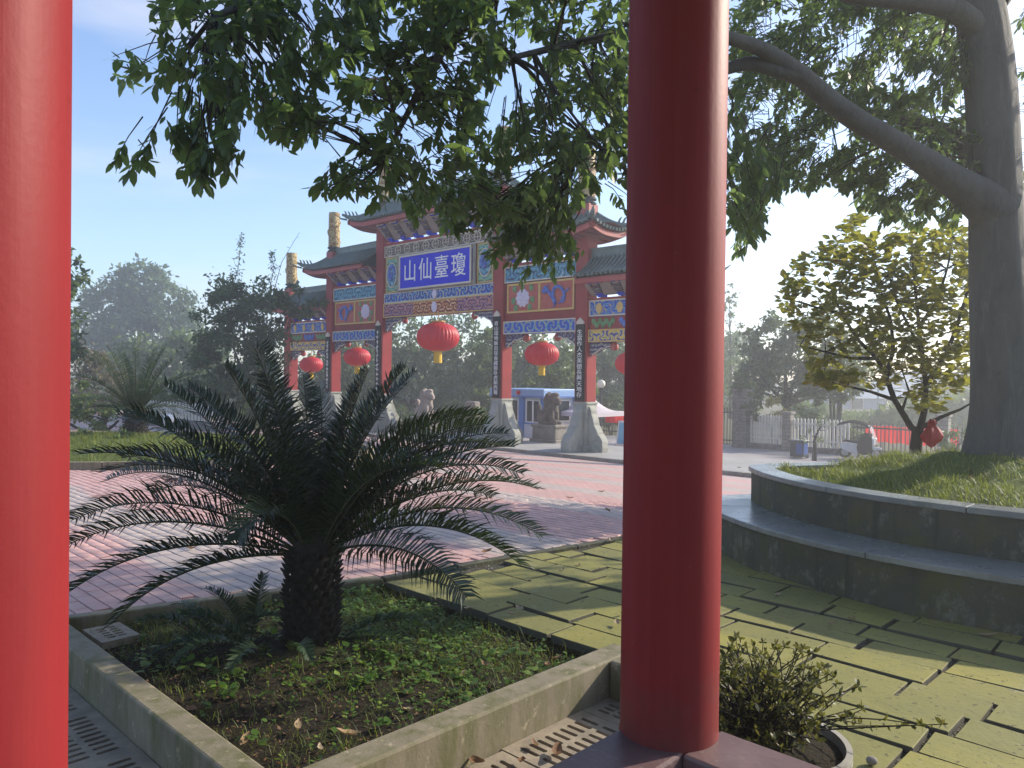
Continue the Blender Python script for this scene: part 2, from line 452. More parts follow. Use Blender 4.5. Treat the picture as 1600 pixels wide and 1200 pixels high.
    # gate paint
    M['maroon'] = m_plain('maroon_paint', (0.31, 0.030, 0.030), (0.24, 0.025, 0.026), 0.6, 1.5, 0.15, spec=0.2)
    M['eave_red'] = m_plain('eave_red_paint', (0.36, 0.045, 0.035), (0.28, 0.04, 0.035), 0.55, 2, 0.1)
    M['cove'] = m_plain('cove_eave_shade_paint', (0.30, 0.27, 0.25), (0.24, 0.215, 0.20), 0.8, 3, 0.1, spec=0.1)  # cream greyed down: eave shade put into the colour
    M['cream'] = m_plain('cream_paint', (0.62, 0.56, 0.44), (0.52, 0.47, 0.38), 0.6, 3, 0.1)
    M['gilt'] = m_plain('gilt_edge', (0.62, 0.42, 0.12), (0.5, 0.33, 0.09), 0.5, 6, 0.1)
    M['white_paint'] = m_plain('white_paint', (0.80, 0.79, 0.76), (0.72, 0.72, 0.70), 0.5, 4, 0.05)
    M['sign_blue'] = m_plain('sign_blue', (0.001, 0.018, 0.60), (0.001, 0.014, 0.54), 0.8, 3, 0, spec=0.03)
    M['tile'] = m_plain('green_grey_roof_tile', (0.085, 0.135, 0.115), (0.055, 0.085, 0.078), 0.4, 5, 0.2, 0.01, 0.5)
    M['tile_dark'] = m_plain('roof_bed', (0.016, 0.024, 0.022), (0.012, 0.018, 0.016), 0.7, 5, 0.2)
    M['stone'] = m_plain('carved_grey_stone', (0.34, 0.345, 0.30), (0.25, 0.26, 0.225), 0.8, 2.2, 0.5, 0.02)
    M['lion'] = m_plain('weathered_lion_stone', (0.16, 0.135, 0.11), (0.075, 0.065, 0.055), 0.85, 4.5, 0.8, 0.03)
    M['lion_pale'] = m_plain('weathered_pale_stone', (0.40, 0.34, 0.29), (0.24, 0.20, 0.17), 0.85, 3.5, 0.8, 0.03)
    M['pedestal'] = m_plain('pedestal_stone', (0.27, 0.245, 0.21), (0.18, 0.165, 0.14), 0.85, 3, 0.4, 0.02)
    M['plaque'] = m_plain('black_lacquer_board', (0.008, 0.008, 0.010), (0.012, 0.012, 0.014), 0.6, 5, 0, spec=0.1)
    def orn(name, stops, period, zc, k=20.0, arms=2.0, nz=5.0):
        k *= 1.6; nz *= 1.8; period *= .62
        t = NT(name); x, y, z = t.xyz(t.obj())
        xm = t.math('SUBTRACT', t.math('PINGPONG', x, period), period / 2)
        zz = t.math('SUBTRACT', z, zc)
        r = t.math('SQRT', t.math('ADD', t.math('MULTIPLY', xm, xm), t.math('MULTIPLY', zz, zz)))
        th = t.math('ARCTAN2', zz, xm)
        sp = t.math('SINE', t.math('ADD', t.math('MULTIPLY', r, k), t.math('MULTIPLY', th, arms)))
        n = t.noise(t.obj(), nz, 3)
        f = t.math('ADD', t.math('MULTIPLY_ADD', sp, 0.32, 0.5), t.math('MULTIPLY', t.math('SUBTRACT', n, 0.5), 0.9))
        return t.pbr(t.ramp(f, stops, 'CONSTANT'), 0.6, t.bump(f, 0.4, 0.02), 0.2)
    blue = (0.018, 0.055, 0.42); blue2 = (0.04, 0.16, 0.52); aqua = (0.10, 0.36, 0.42); pale = (0.46, 0.56, 0.60)
    grn = (0.04, 0.20, 0.10); gold = (0.58, 0.42, 0.08); red = (0.40, 0.035, 0.03); pnk = (0.5, 0.30, 0.36); mar = (0.10, 0.02, 0.03)
    M['o_blue'] = orn('ornament_blue_scroll', [(0, blue), (0.36, blue2), (0.55, blue), (0.66, aqua), (0.80, gold), (0.88, blue)], 0.95, 4.57, 18, 2)
    M['o_teal'] = orn('ornament_teal', [(0, (0.01, 0.04, 0.12)), (0.3, aqua), (0.45, grn), (0.6, blue2), (0.75, aqua), (0.9, pale)], 0.62, 6.6, 16, 3)
    M['o_blue2'] = orn('ornament_blue_floral', [(0, (0.015, 0.03, 0.2)), (0.28, blue), (0.5, blue2), (0.66, aqua), (0.8, gold), (0.9, pnk)], 0.85, 6.2, 20, 3)
    M['o_multi'] = orn('ornament_many_coloured', [(0, mar), (0.3, (0.16, 0.05, 0.20)), (0.42, blue2), (0.56, gold), (0.66, red), (0.82, pnk)], 0.55, 5.6, 24, 3)
    M['o_multi_gold'] = orn('ornament_gold_red', [(0, mar), (0.28, red), (0.5, gold), (0.68, red), (0.8, (0.7, 0.6, 0.4))], 0.4, 5.6, 26, 2)
    M['o_wing'] = orn('ornament_blue_rosette', [(0, blue), (0.3, blue2), (0.5, aqua), (0.68, blue), (0.8, gold), (0.92, red)], 0.65, 5.08, 15, 5)
    M['o_yellow'] = orn('ornament_yellow_lotus', [(0, (0.06, 0.03, 0.12)), (0.25, blue2), (0.42, gold), (0.8, (0.66, 0.5, 0.16)), (0.9, grn)], 0.62, 4.1, 15, 3)
    M['o_green'] = orn('ornament_pale_green', [(0, (0.05, 0.16, 0.12)), (0.3, (0.16, 0.36, 0.20)), (0.55, (0.28, 0.45, 0.22)), (0.75, aqua), (0.88, (0.05, 0.12, 0.14))], 0.5, 7.2, 14, 3)
    M['o_lattice'] = orn('ornament_lattice', [(0, (0.03, 0.03, 0.03)), (0.35, (0.13, 0.02, 0.02)), (0.58, (0.45, 0.42, 0.34)), (0.75, (0.08, 0.07, 0.06))], 0.58, 8.38, 40, 1, 2)
    M['o_spandrel'] = orn('ornament_spandrel', [(0, (0.05, 0.02, 0.08)), (0.35, (0.16, 0.12, 0.24)), (0.5, aqua), (0.62, (0.12, 0.06, 0.10)), (0.8, (0.45, 0.40, 0.30))], 0.5, 4.2, 26, 2)
    M['p_shaded'] = m_plain('bracket_eave_shade_paint', (0.045, 0.05, 0.10), (0.10, 0.03, 0.035), 0.6, 6, 0.1, spec=0.2)  # blue and maroon darkened to stand for shade under the eaves
    M['p_red'] = m_plain('panel_red', (0.36, 0.05, 0.035), (0.44, 0.085, 0.05), 0.5, 5, 0.1)
    M['p_blue'] = m_plain('relief_blue', (0.03, 0.07, 0.42), (0.08, 0.2, 0.5), 0.5, 9, 0.1)
    M['p_green'] = m_plain('relief_green', (0.06, 0.20, 0.07), (0.14, 0.28, 0.10), 0.5, 9, 0.1)
    M['p_lilac'] = m_plain('relief_lilac', (0.55, 0.48, 0.62), (0.66, 0.62, 0.68), 0.5, 9, 0.1)
    t = NT('gold_dragon_relief'); v = t.obj()
    n = t.noise(v, 5.5, 4, 0.7)
    f = t.math('SINE', t.math('MULTIPLY', n, 26.0))
    M['goldpost'] = t.pbr(t.ramp(t.math('MULTIPLY_ADD', f, 0.5, 0.5), [(0, (0.30, 0.085, 0.02)), (0.3, (0.42, 0.22, 0.05)), (0.5, (0.58, 0.44, 0.15)), (1, (0.64, 0.52, 0.24))]), 0.5, t.bump(f, 0.8, 0.04), 0.4)
    t = NT('lantern_cloth'); v = t.obj()
    n = t.noise(v, 3, 3)
    t.pbr(t.mix(n, (0.50, 0.018, 0.035), (0.58, 0.03, 0.045)), 0.5, None, 0.45)
    tr = t.new('BsdfTranslucent'); tr.inputs[0].default_value = (0.8, 0.05, 0.04, 1)
    mx = t.new('MixShader'); mx.inputs[0].default_value = 0.3
    t.l.new(t.surf.outputs[0], mx.inputs[1]); t.l.new(tr.outputs[0], mx.inputs[2]); t.l.new(mx.outputs[0], t.out.inputs[0])
    M['lantern'] = t.m
    M['tassel'] = m_plain('yellow_tassel', (0.70, 0.48, 0.02), (0.62, 0.40, 0.02), 0.6, 20, 0.2)
    # street things
    M['iron'] = m_plain('dark_iron', (0.035, 0.038, 0.04), (0.025, 0.026, 0.028), 0.5, 5, 0.1)
    M['picket'] = m_plain('white_picket_paint', (0.60, 0.59, 0.54), (0.47, 0.46, 0.42), 0.6, 5, 0.2)
    M['rubble'] = m_plain('rubble_stone', (0.20, 0.185, 0.175), (0.10, 0.095, 0.09), 0.9, 5, 0.8, 0.04)
    M['booth_white'] = m_plain('booth_white_panel', (0.62, 0.64, 0.68), (0.55, 0.57, 0.61), 0.5, 2, 0)
    M['booth_blue'] = m_plain('booth_blue_panel', (0.08, 0.20, 0.52), (0.07, 0.17, 0.46), 0.45, 2, 0)
    M['booth_roof'] = m_plain('booth_pale_blue_roof', (0.22, 0.36, 0.60), (0.18, 0.31, 0.54), 0.45, 2, 0)
    t = NT('dark_glass'); M['glass'] = t.pbr((0.03, 0.04, 0.045), 0.06, None, 0.6)
    M['tent'] = m_leaf('tent_cloth_shaded', (0.60, 0.58, 0.68), (0.62, 0.6, 0.7), (0.75, 0.7, 0.8), 0.35, 0.7)  # lilac paints the shade on the front and left panels
    M['tent_lit'] = m_leaf('tent_cloth_lit', (0.74, 0.68, 0.70), (0.74, 0.68, 0.70), (0.8, 0.7, 0.72), 0.35, 0.7)  # paler copy of the cloth for the sunlit panels
    M['bag_red'] = m_leaf('crumpled_red_cloth', (0.34, 0.012, 0.016), (0.34, 0.012, 0.016), (0.5, 0.02, 0.02), 0.3, 0.6)
    M['red_cloth'] = m_leaf('red_cloth', (0.60, 0.03, 0.03), (0.62, 0.03, 0.03), (0.75, 0.05, 0.05), 0.35, 0.6)
    M['board_blue'] = m_plain('board_light_blue', (0.10, 0.40, 0.62), (0.16, 0.46, 0.66), 0.4, 3, 0)
    M['globe'] = m_plain('globe_lamp_glass', (0.75, 0.72, 0.58), (0.7, 0.66, 0.52), 0.3, 3, 0)
    M['globe_white'] = m_plain('white_stone_ball', (0.72, 0.72, 0.72), (0.62, 0.62, 0.62), 0.6, 5, 0)
    M['bin'] = m_plain('dark_grey_bin', (0.035, 0.045, 0.055), (0.03, 0.036, 0.045), 0.4, 4, 0)
    M['bin_blue'] = m_plain('blue_bin_panel', (0.03, 0.09, 0.32), (0.03, 0.08, 0.26), 0.4, 4, 0)
    M['bin_lid'] = m_plain('grey_bin_lid', (0.30, 0.32, 0.33), (0.24, 0.25, 0.26), 0.4, 4, 0)
    M['rubber'] = m_plain('black_rubber', (0.02, 0.02, 0.02), (0.03, 0.03, 0.03), 0.7, 8, 0)
    M['moped_white'] = m_plain('scooter_pale_plastic', (0.62, 0.63, 0.62), (0.55, 0.56, 0.56), 0.3, 4, 0)
    M['dark_cloth'] = m_plain('dark_quilt', (0.016, 0.015, 0.017), (0.026, 0.024, 0.024), 0.95, 9, 0.3, spec=0.05)
    M['steel'] = m_plain('grey_steel', (0.35, 0.36, 0.37), (0.28, 0.29, 0.3), 0.35, 5, 0, metal=0.7)
    M['pot'] = m_plain('white_glazed_pot', (0.40, 0.38, 0.33), (0.28, 0.26, 0.22), 0.5, 6, 0.1)
    M['house'] = m_plain('far_house_wall', (0.30, 0.36, 0.45), (0.27, 0.32, 0.40), 0.8, 0.5, 0)  # blue grey of the haze put into the wall colour
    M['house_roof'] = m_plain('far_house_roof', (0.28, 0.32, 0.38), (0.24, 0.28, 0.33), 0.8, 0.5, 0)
    M['plinth'] = m_plain('pavilion_floor_stone', (0.22, 0.20, 0.17), (0.15, 0.14, 0.12), 0.8, 3, 0.3, 0.01)
mk_materials()

# ================================================================== SETTING: ground
def grid_sheet(name, xs, ys, zf, mat):
    V = [(x, y, zf(x, y)) for y in ys for x in xs]
    nx = len(xs)
    F = np.array([[j * nx + i, j * nx + i + 1, (j + 1) * nx + i + 1, (j + 1) * nx + i] for j in range(len(ys) - 1) for i in range(nx - 1)])
    return mesh_from(name, V, F, mat, rz=RZ)

def earth_z(a, b):      # in the rotated frame: b is the distance along V
    z = hgt(b) - 0.06
    return z - 0.25 if (-6.5 < a < 1.8 and -2 < b < 3.7) else z
ys = sorted(set([-400, -200, -100, -50, -20, -8, -2.001, -2, 0, 1, 2, 3, 3.6, 3.7, 3.701, 5, 7, 9, 12, 15, 18, 20.3, 20.32, 24, 26, 28, 30, 32, 36, 45, 60, 80, 120, 200, 400, 900]))
xs = sorted(set([-900, -400, -200, -120, -80, -60, -45, -35, -25, -18, -12, -9, -7, -6.5, -6.499, -5, -3, -1, 0, 1, 1.799, 1.8, 3, 5, 8, 12, 16, 22, 30, 50, 100, 200, 400]))
tag(grid_sheet('ground', xs, ys, earth_z, M['earth']), kind='structure')

# plaza edge, seen from the pavilion (world x, y)
BND = [(-16, -2.7), (-2.83, 4.96), (-1.0, 6.02), (1.15, 7.69), (2.35, 8.75), (6.5, 12.2), (16, 17.5), (30, 22)]
bx = [p[0] for p in BND]; by = [p[1] for p in BND]
def bnd(x): return float(np.interp(x, bx, by))
V = []; F = []; NR = 44
cols = np.concatenate([np.arange(-46, -12, 2.0), np.arange(-12, 6, 0.25), np.arange(6, 12, 0.5)])
nn = 0
for x in cols:
    y0 = bnd(x); y1 = (20.3 - VV[0] * x) / VV[1]
    if y1 < y0 + 0.1: continue
    for k in range(NR + 1):
        y = y0 + (y1 - y0) * (k / NR) ** 1.5
        V.append((x, y, hxy(x, y) - 0.012))
    nn += 1
F = np.array([[i * (NR + 1) + k, (i + 1) * (NR + 1) + k, (i + 1) * (NR + 1) + k + 1, i * (NR + 1) + k + 1] for i in range(nn - 1) for k in range(NR)])
plaza = tag(mesh_from('plaza', V, F, M['plaza']), kind='structure')

# nearest pavers as pieces
PA, PB, GAP = 0.206, 0.106, 0.007
cand = []
for i in range(-70, 40):
    for j in range(-30, 140):
        a = -i * 0 + i * PA + (PA / 2 if j % 2 else 0); b = j * PB
        x, y = xy(-a, b)
        if y < 4.5 or y > 12.5 or abs(x / y + 0.1) > 0.62: continue
        if y < bnd(x) + 0.10 or b > 19: continue
        if -0.3 < x / y and y > 10.8: continue
        cand.append((math.hypot(x, y), a, b))
cand.sort()
bm_ = MB(); hx, hy = (PA - GAP) / 2, (PB - GAP) / 2
bm_.add([(-hx, -hy, -.04), (hx, -hy, -.04), (hx, hy, -.04), (-hx, hy, -.04), (-hx, -hy, -.003), (hx, -hy, -.003), (hx, hy, -.003), (-hx, hy, -.003),
         (-hx + .004, -hy + .004, 0), (hx - .004, -hy + .004, 0), (hx - .004, hy - .004, 0), (-hx + .004, hy - .004, 0)],
        [[0, 1, 5, 4], [1, 2, 6, 5], [2, 3, 7, 6], [3, 0, 4, 7], [4, 5, 9, 8], [5, 6, 10, 9], [6, 7, 11, 10], [7, 4, 8, 11], [8, 9, 10, 11]])
first = None
pv_v = np.array(bm_.V); pv_f = bm_.F
for d, a, b in cand[:300]:
    x, y = xy(-a, b)
    if first is None:
        first = bm_.build('paver', M['paver'], plaza); o = first
    else:
        o = first.copy(); link(o, plaza)
    o.location = (x, y, hgt(b) + random.uniform(-.002, .002)); o.rotation_euler = (random.gauss(0, .006), random.gauss(0, .006), RZ + random.gauss(0, .006))
VV_, FF_ = [], []
c_, s_ = math.cos(RZ), math.sin(RZ)
rest = cand[300:]
base = np.array(pv_v)
quads = np.array(pv_f)
allV = []; allF = []
for n, (d, a, b) in enumerate(rest):
    x, y = xy(-a, b)
    tx, ty = rng.normal(0, .008, 2)
    P = base.copy(); P[:, 2] += P[:, 0] * tx + P[:, 1] * ty + rng.uniform(-.002, .002)
    zs = np.array([hgt(b + p) for p in (-hy, hy)])
    P[:, 2] += np.where(base[:, 1] < 0, zs[0], zs[1])
    Q = np.stack([P[:, 0] * c_ - P[:, 1] * s_ + x, P[:, 0] * s_ + P[:, 1] * c_ + y, P[:, 2]], 1)
    allV.append(Q); allF.append(quads + 12 * n)
tag(mesh_from('paver_field', np.concatenate(allV), np.concatenate(allF), M['paver'], plaza), kind='stuff')

# edging kerb stones along the plaza edge
kerb = tag(empty('plaza_kerb'), kind='structure')
def kerb_line(p, q):
    L = math.hypot(q[0] - p[0], q[1] - p[1]); n = max(1, int(L / 0.6)); an = math.atan2(q[1] - p[1], q[0] - p[0])
    for k in range(n):
        t = (k + .5) / n; x = p[0] + (q[0] - p[0]) * t; y = p[1] + (q[1] - p[1]) * t
        MB().box((0, 0, 0), (L / n - .012, .08, .14)).build('kerb_stone', M['ring'], kerb, loc=(x, y, hxy(x, y) - .058 + random.uniform(-.004, .004)), rz=an + random.gauss(0, .004), bevel=.008)
for i in range(1, 4): kerb_line(BND[i], BND[i + 1])
kerb_line((-5.0, bnd(-5.0)), BND[1])

# gate platform and the road behind
pl = MB().span((-40, 20.36, -1.9), (30, 24.2, -1.05)).build('gate_platform', M['platform'], rz=RZ); tag(pl, kind='structure')
for k in range(36):
    a0 = -36 + k * 1.6
    MB().span((a0, 20.18, -1.5), (a0 + 1.588, 20.36, -1.046)).build('kerb_stone', M['pedestal'], pl, bevel=.02)
road = grid_sheet('road', [-60, -20, 0, 10, 30, 60], [24.1, 24.21, 26, 28, 30, 32, 33.2, 36], lambda a, b: hgt(b) - 0.02 if b > 24.2 else -1.2, M['asphalt'])
tag(road, kind='structure')
# paved ground right of the plaza, around the raised bed
side = grid_sheet('side_paving', [-13, -9, -6, -3, 0, 5, 10, 20, 40], [9.5, 12, 15, 18, 20.2], lambda a, b: hgt(b) - 0.03, M['asphalt'])
tag(side, kind='structure')

# ------------------------------------------------------------------ mossy slabs
gz = -0.024
gv = []
for x in np.arange(-1.6, 9.01, 0.5):
    gv.append((x, bnd(x), gz))
pts = [(x, y, z) for x, y, z in gv]
p0 = xy(2.0, 2.0); p1 = xy(-6, 2.0); p2 = (10, 9.0)
corner = [xy(2.45, 3.60), xy(1.78, 3.60), xy(1.78, 2.02), xy(-6, 2.02)]
poly = [(p[0], p[1], gz) for p in ([xy(4.95, 3.60)] + corner)] + [(9.0, 8.0, gz)] + pts[::-1]
gravel = mesh_from('slab_paving', poly, [list(range(len(poly)))], M['gravel'])
bmx = bmesh.new(); bmx.from_mesh(gravel.data); bmesh.ops.triangulate(bmx, faces=bmx.faces); bmx.normal_update()
for f in bmx.faces:
    if f.normal.z < 0: f.normal_flip()
bmx.to_mesh(gravel.data); bmx.free()
tag(gravel, kind='structure')

def clip(poly, p, q):
    """keep what lies to the right of p->q"""
    out = []
    def side_(r): return (q[0] - p[0]) * (r[1] - p[1]) - (q[1] - p[1]) * (r[0] - p[0])
    for i in range(len(poly)):
        A, B = poly[i], poly[(i + 1) % len(poly)]; sa, sb = side_(A), side_(B)
        if sa <= 0: out.append(A)
        if sa * sb < 0:
            t = sa / (sa - sb); out.append((A[0] + (B[0] - A[0]) * t, A[1] + (B[1] - A[1]) * t))
    return out
RC = (5.2, 7.4)
ns = 0
row = 0; b = 2.10
while b < 13:
    w = random.choice([0.26, 0.28, 0.29, 0.30])
    if 3.3 < b < 3.6: b = 3.615
    elif b < 3.3 and b + w > 3.3: w = 3.605 - b if 3.605 - b < .42 else w
    a_lo = -1.75 if b < 3.55 else -4.95
    a = a_lo - random.uniform(0, .35)
    while a < 3.5:
        L = random.choice([0.44, 0.5, 0.54, 0.58, 0.6, 0.38])
        g1 = random.uniform(.013, .021); g2 = random.uniform(.013, .026) if random.random() < .9 else .036
        aa, ab = a, a + L
        a += L + g2
        if ab < a_lo + .1: continue
        aa = max(aa, a_lo)
        poly = [(aa, b), (ab, b), (ab, b + w - g1), (aa, b + w - g1)]
        poly = [(p[0] + random.uniform(-.006, .006), p[1] + random.uniform(-.005, .005)) for p in poly]
        poly = [xy(-p[0], p[1]) for p in poly]
        for i in range(1, 6):
            p, q = BND[i], BND[i + 1]
            d = math.hypot(q[0] - p[0], q[1] - p[1]); nx_, ny_ = (q[1] - p[1]) / d * .07, -(q[0] - p[0]) / d * .07
            if min(v[0] for v in poly) < q[0] + .6 and max(v[0] for v in poly) > p[0] - .6:
                poly = clip(poly, (p[0] + nx_, p[1] + ny_), (q[0] + nx_, q[1] + ny_))
                if len(poly) < 3: break
        if len(poly) < 3: continue
        cx = sum(p[0] for p in poly) / len(poly); cy = sum(p[1] for p in poly) / len(poly)
        ar = abs(sum(poly[i][0] * poly[(i + 1) % len(poly)][1] - poly[(i + 1) % len(poly)][0] * poly[i][1] for i in range(len(poly)))) / 2
        if ar < .02 or cy > bnd(cx): continue
        if math.hypot(cx - RC[0], cy - RC[1]) < 2.7 or cx / max(cy, .1) > 0.95 or cy < 1.0: continue
        tx, ty, tz = random.gauss(0, .010), random.gauss(0, .010), random.uniform(-.008, .010)
        ctr = [(p[0] - cx, p[1] - cy) for p in poly]
        ins = [(p[0] * .988, p[1] * .988) for p in ctr]
        n = len(poly)
        def zt(p): return tz + p[0] * tx + p[1] * ty
        V = [(p[0], p[1], -.05) for p in ctr] + [(p[0], p[1], zt(p) - .004) for p in ctr] + [(p[0], p[1], zt(p)) for p in ins]
        F = [[i, (i + 1) % n, n + (i + 1) % n, n + i] for i in range(n)] + [[n + i, n + (i + 1) % n, 2 * n + (i + 1) % n, 2 * n + i] for i in range(n)] + [[2 * n + i for i in range(n)]]
        mb = MB().add(V, F)
        mb.build('slab', M['slab'], gravel, loc=(cx, cy, 0)); ns += 1
    b += w

# ------------------------------------------------------------------ rectangular planter with kerb walls
planter = tag(empty('planter_bed', (0, 0, 0), RZ), 'sunken concrete edged planting bed holding the cycad', 'planter')
CT = 0.07; FL = -0.135        # top of the kerb, level of the drain covers
MB().span((-2.65, 1.355, -.30), (-2.5, 3.60, CT)).build('curb_wall', M['curb'], planter, bevel=.012)
MB().span((-5.55, 1.355, -.30), (-2.655, 1.485, CT - .002)).build('curb_wall', M['curb'], planter, bevel=.012)
mb = MB(); p0 = (-5.5, 1.5); p1 = (-4.93, 3.6)
mb.box(((p0[0] + p1[0]) / 2, (p0[1] + p1[1]) / 2, -.10), (math.hypot(p1[0] - p0[0], p1[1] - p0[1]), .09, .24), rz=math.atan2(p1[1] - p0[1], p1[0] - p0[0]))
mb.build('curb_wall', M['curb'], planter, bevel=.01)
sx = np.linspace(-5.5, -2.64, 90); sy = np.linspace(1.47, 3.62, 70)
def soil_z(a, b):
    n = math.sin(a * 3.1 + b * 1.7) * .012 + math.sin(a * 7.3 - b * 5.1) * .008 + math.sin(b * 11 + a * 2) * .006 + random.gauss(0, .006)
    return -.085 + n + .05 * math.exp(-((a + 4.1) ** 2 + (b - 2.5) ** 2) / .4)
SO = [(a, b, soil_z(a, b)) for b in sy for a in sx]
nx = len(sx)
F = np.array([[j * nx + i, j * nx + i + 1, (j + 1) * nx + i + 1, (j + 1) * nx + i] for j in range(len(sy) - 1) for i in range(nx - 1)])
mesh_from('soil', SO, F, M['soil'], planter, smooth=True)

# end wall of the drain channel
tag(MB().span((-2.497, 3.36, -.30), (-1.80, 3.60, CT - .003)).build('channel_end_wall', M['curb'], rz=RZ, bevel=.012), 'short concrete wall closing the drain channel beside the red pillar', 'wall')

# ------------------------------------------------------------------ drain covers with slots
def drain_cover(name, cu, cv, L, W, nslot, rows, along, label, group):
    """slots run across the cover; along = 'b' (channel along V) or 'a'"""
    V = []; F = []; th = .045
    mg = .045; cl = (L - 2 * mg) / nslot; cw = (W - 2 * mg) / rows
    K = 16
    def cell(x0, x1, y0, y1, hole):
        xc, yc = (x0 + x1) / 2, (y0 + y1) / 2
        if not hole:
            n = len(V); V.extend([(x0, y0, 0), (x1, y0, 0), (x1, y1, 0), (x0, y1, 0)]); F.append([n, n + 1, n + 2, n + 3]); return
        hw = .013; hl = (y1 - y0) / 2 * .80
        inner = []
        for k in range(K):
            t = 2 * math.pi * (k + .5) / K
            cxh, cyh = math.cos(t) * hw, math.sin(t) * hw
            cyh += (hl - hw) * (1 if cyh > 0 else -1)
            inner.append((xc + cxh, yc + cyh))
        outer = []
        for k in range(K):
            t = 2 * math.pi * (k + .5) / K
            c, s = math.cos(t), math.sin(t); m = max(abs(c), abs(s))
            outer.append((xc + c / m * (x1 - x0) / 2, yc + s / m * (y1 - y0) / 2))
        n = len(V)
        V.extend([(p[0], p[1], 0) for p in outer] + [(p[0], p[1], 0) for p in inner] + [(p[0], p[1], -th) for p in inner])
        for k in range(K):
            j = (k + 1) % K
            if abs(outer[k][0] - outer[j][0]) > 1e-6 and abs(outer[k][1] - outer[j][1]) > 1e-6:
                cx_ = outer[k][0] if abs(abs(outer[k][0] - xc) - (x1 - x0) / 2) < 1e-6 else outer[j][0]
                cy_ = outer[k][1] if abs(abs(outer[k][1] - yc) - (y1 - y0) / 2) < 1e-6 else outer[j][1]
                V.append((cx_, cy_, 0)); F.append([n + k, len(V) - 1, n + j, n + K + j, n + K + k])
            else: F.append([n + k, n + j, n + K + j, n + K + k])
            F.append([n + K + k, n + K + j, n + 2 * K + j, n + 2 * K + k])
    X = [0, mg] + [mg + cl * (i + 1) for i in range(nslot)] + [L]
    Y = [0, mg] + [mg + cw * (i + 1) for i in range(rows)] + [W]
    for i in range(len(X) - 1):
        for j in range(len(Y) - 1):
            cell(X[i], X[i + 1], Y[j], Y[j + 1], 0 < i < len(X) - 2 and 0 < j < len(Y) - 2)
    n = len(V); V.extend([(0, 0, 0), (L, 0, 0), (L, W, 0), (0, W, 0), (0, 0, -th), (L, 0, -th), (L, W, -th), (0, W, -th)])
    for q in ([0, 1, 5, 4], [1, 2, 6, 5], [2, 3, 7, 6], [3, 0, 4, 7]): F.append([n + i for i in q])
    if along == 'b': V = [(y, x, z) for x, y, z in V]      # length runs along b
    mb = MB().add(V, F)
    x, y = xy(-cu, cv)
    o = mb.build(name, M['drain'], loc=(x, y, FL + random.uniform(-.004, .004)), rz=RZ + random.gauss(0, .006))
    return tag(o, label, 'drain cover', group)
ORD = ['first', 'second', 'third', 'fourth', 'fifth', 'sixth']
for k, b0 in enumerate([2.535, 1.94, 1.345, 0.75]):
    drain_cover('drain_cover', -2.497, b0, .59, .36, 9, 2, 'b', 'slotted concrete drain cover facing the bench, %s from the small cover at the end wall' % ORD[k], 'drain covers beside the pillar bench')
drain_cover('drain_cover', -2.497, 3.13, .225, .36, 3, 3, 'b', 'small slotted drain cover tucked against the channel end wall', None)
for k, a0 in enumerate([-3.08, -3.675, -4.27, -4.865, -5.46]):
    drain_cover('drain_cover', a0, 1.01, .59, .34, 9, 2, 'a', 'slotted drain cover along the shaded side kerb, %s from the bed corner' % ORD[k], 'drain covers on the shaded side')
o = drain_cover('drain_cover', -5.30, 1.60, .34, .22, 5, 2, 'a', 'small slotted drain cover lying inside the planting bed corner by the plaza', None)
o.location.z = -.03
ch = MB().span((-2.52, .3, -.42), (-2.1, 3.4, -.36)).span((-6.2, .6, -.42), (-2.52, 1.36, -.36)).build('drain_channel', M['black'], rz=RZ); tag(ch, kind='structure')

# ------------------------------------------------------------------ pavilion: floor, bench, pillars
pv = tag(MB().span((-2.13, -4.0, -.45), (-1.301, 3.355, -.15)).span((-1.30, -4.0, -.45), (3.2, 2.02, .12)).build('pavilion_floor', M['plinth'], rz=RZ, bevel=.01), kind='structure')
bench = tag(empty('pavilion_bench', (0, 0, 0), RZ), 'low worn maroon bench rail running between the red pillars', 'bench')
BT = 0.57
MB().span((-1.33, -3.5, BT - .06), (-1.12, 2.05, BT)).build('plank', M['bench'], bench, bevel=.008)
MB().span((-1.118, 1.84, BT - .06), (3.0, 2.05, BT - .001)).build('plank', M['bench'], bench, bevel=.008)
MB().span((-1.27, -3.5, .10), (-1.18, 1.98, BT - .058)).build('rail_wall', M['bench_side'], bench)
MB().span((-1.178, 1.90, .10), (3.0, 1.99, BT - .058)).build('rail_wall', M['bench_side'], bench)
def pillar(u, v, label, z0=BT - .01):
    x, y = xy(u, v); r = .142
    prof = [(r * 1.02, 0), (r, .02), (r, 1.0), (r, 2.0), (r, 3.05)]
    o = MB().lathe(prof, 64).build('red_pillar', M['lacquer'], smooth=True, loc=(x, y, z0))
    return tag(o, label, 'pillar')
pillar(1.228, 1.945, 'red lacquered pavilion pillar standing at the bench corner beside the potted shrub')
pillar(1.228, 0.205, 'red lacquered pavilion pillar standing beside the shaded side drain, sky on its upper part')

proof = tag(empty('pavilion_shade_roof', (0, 0, 0), RZ), 'unseen pavilion roof added to shade the red pillars, dark tiles over red beams', 'roof')  # out of view, added to keep sky light off the pillars
MB().span((-1.36, -4.2, 3.36), (-1.10, 2.08, 3.62)).build('beam', M['bench_side'], proof)
MB().span((-1.09, 1.82, 3.36), (3.4, 2.08, 3.62)).build('beam', M['bench_side'], proof)
MB().span((-2.0, -4.6, 3.62), (3.6, 2.75, 3.72)).build('ceiling', M['bench_side'], proof)
MB().box((.8, -.92, 4.35), (6.0, 7.6, 1.2), taper=.15).build('tile_roof', M['tile_dark'], proof)

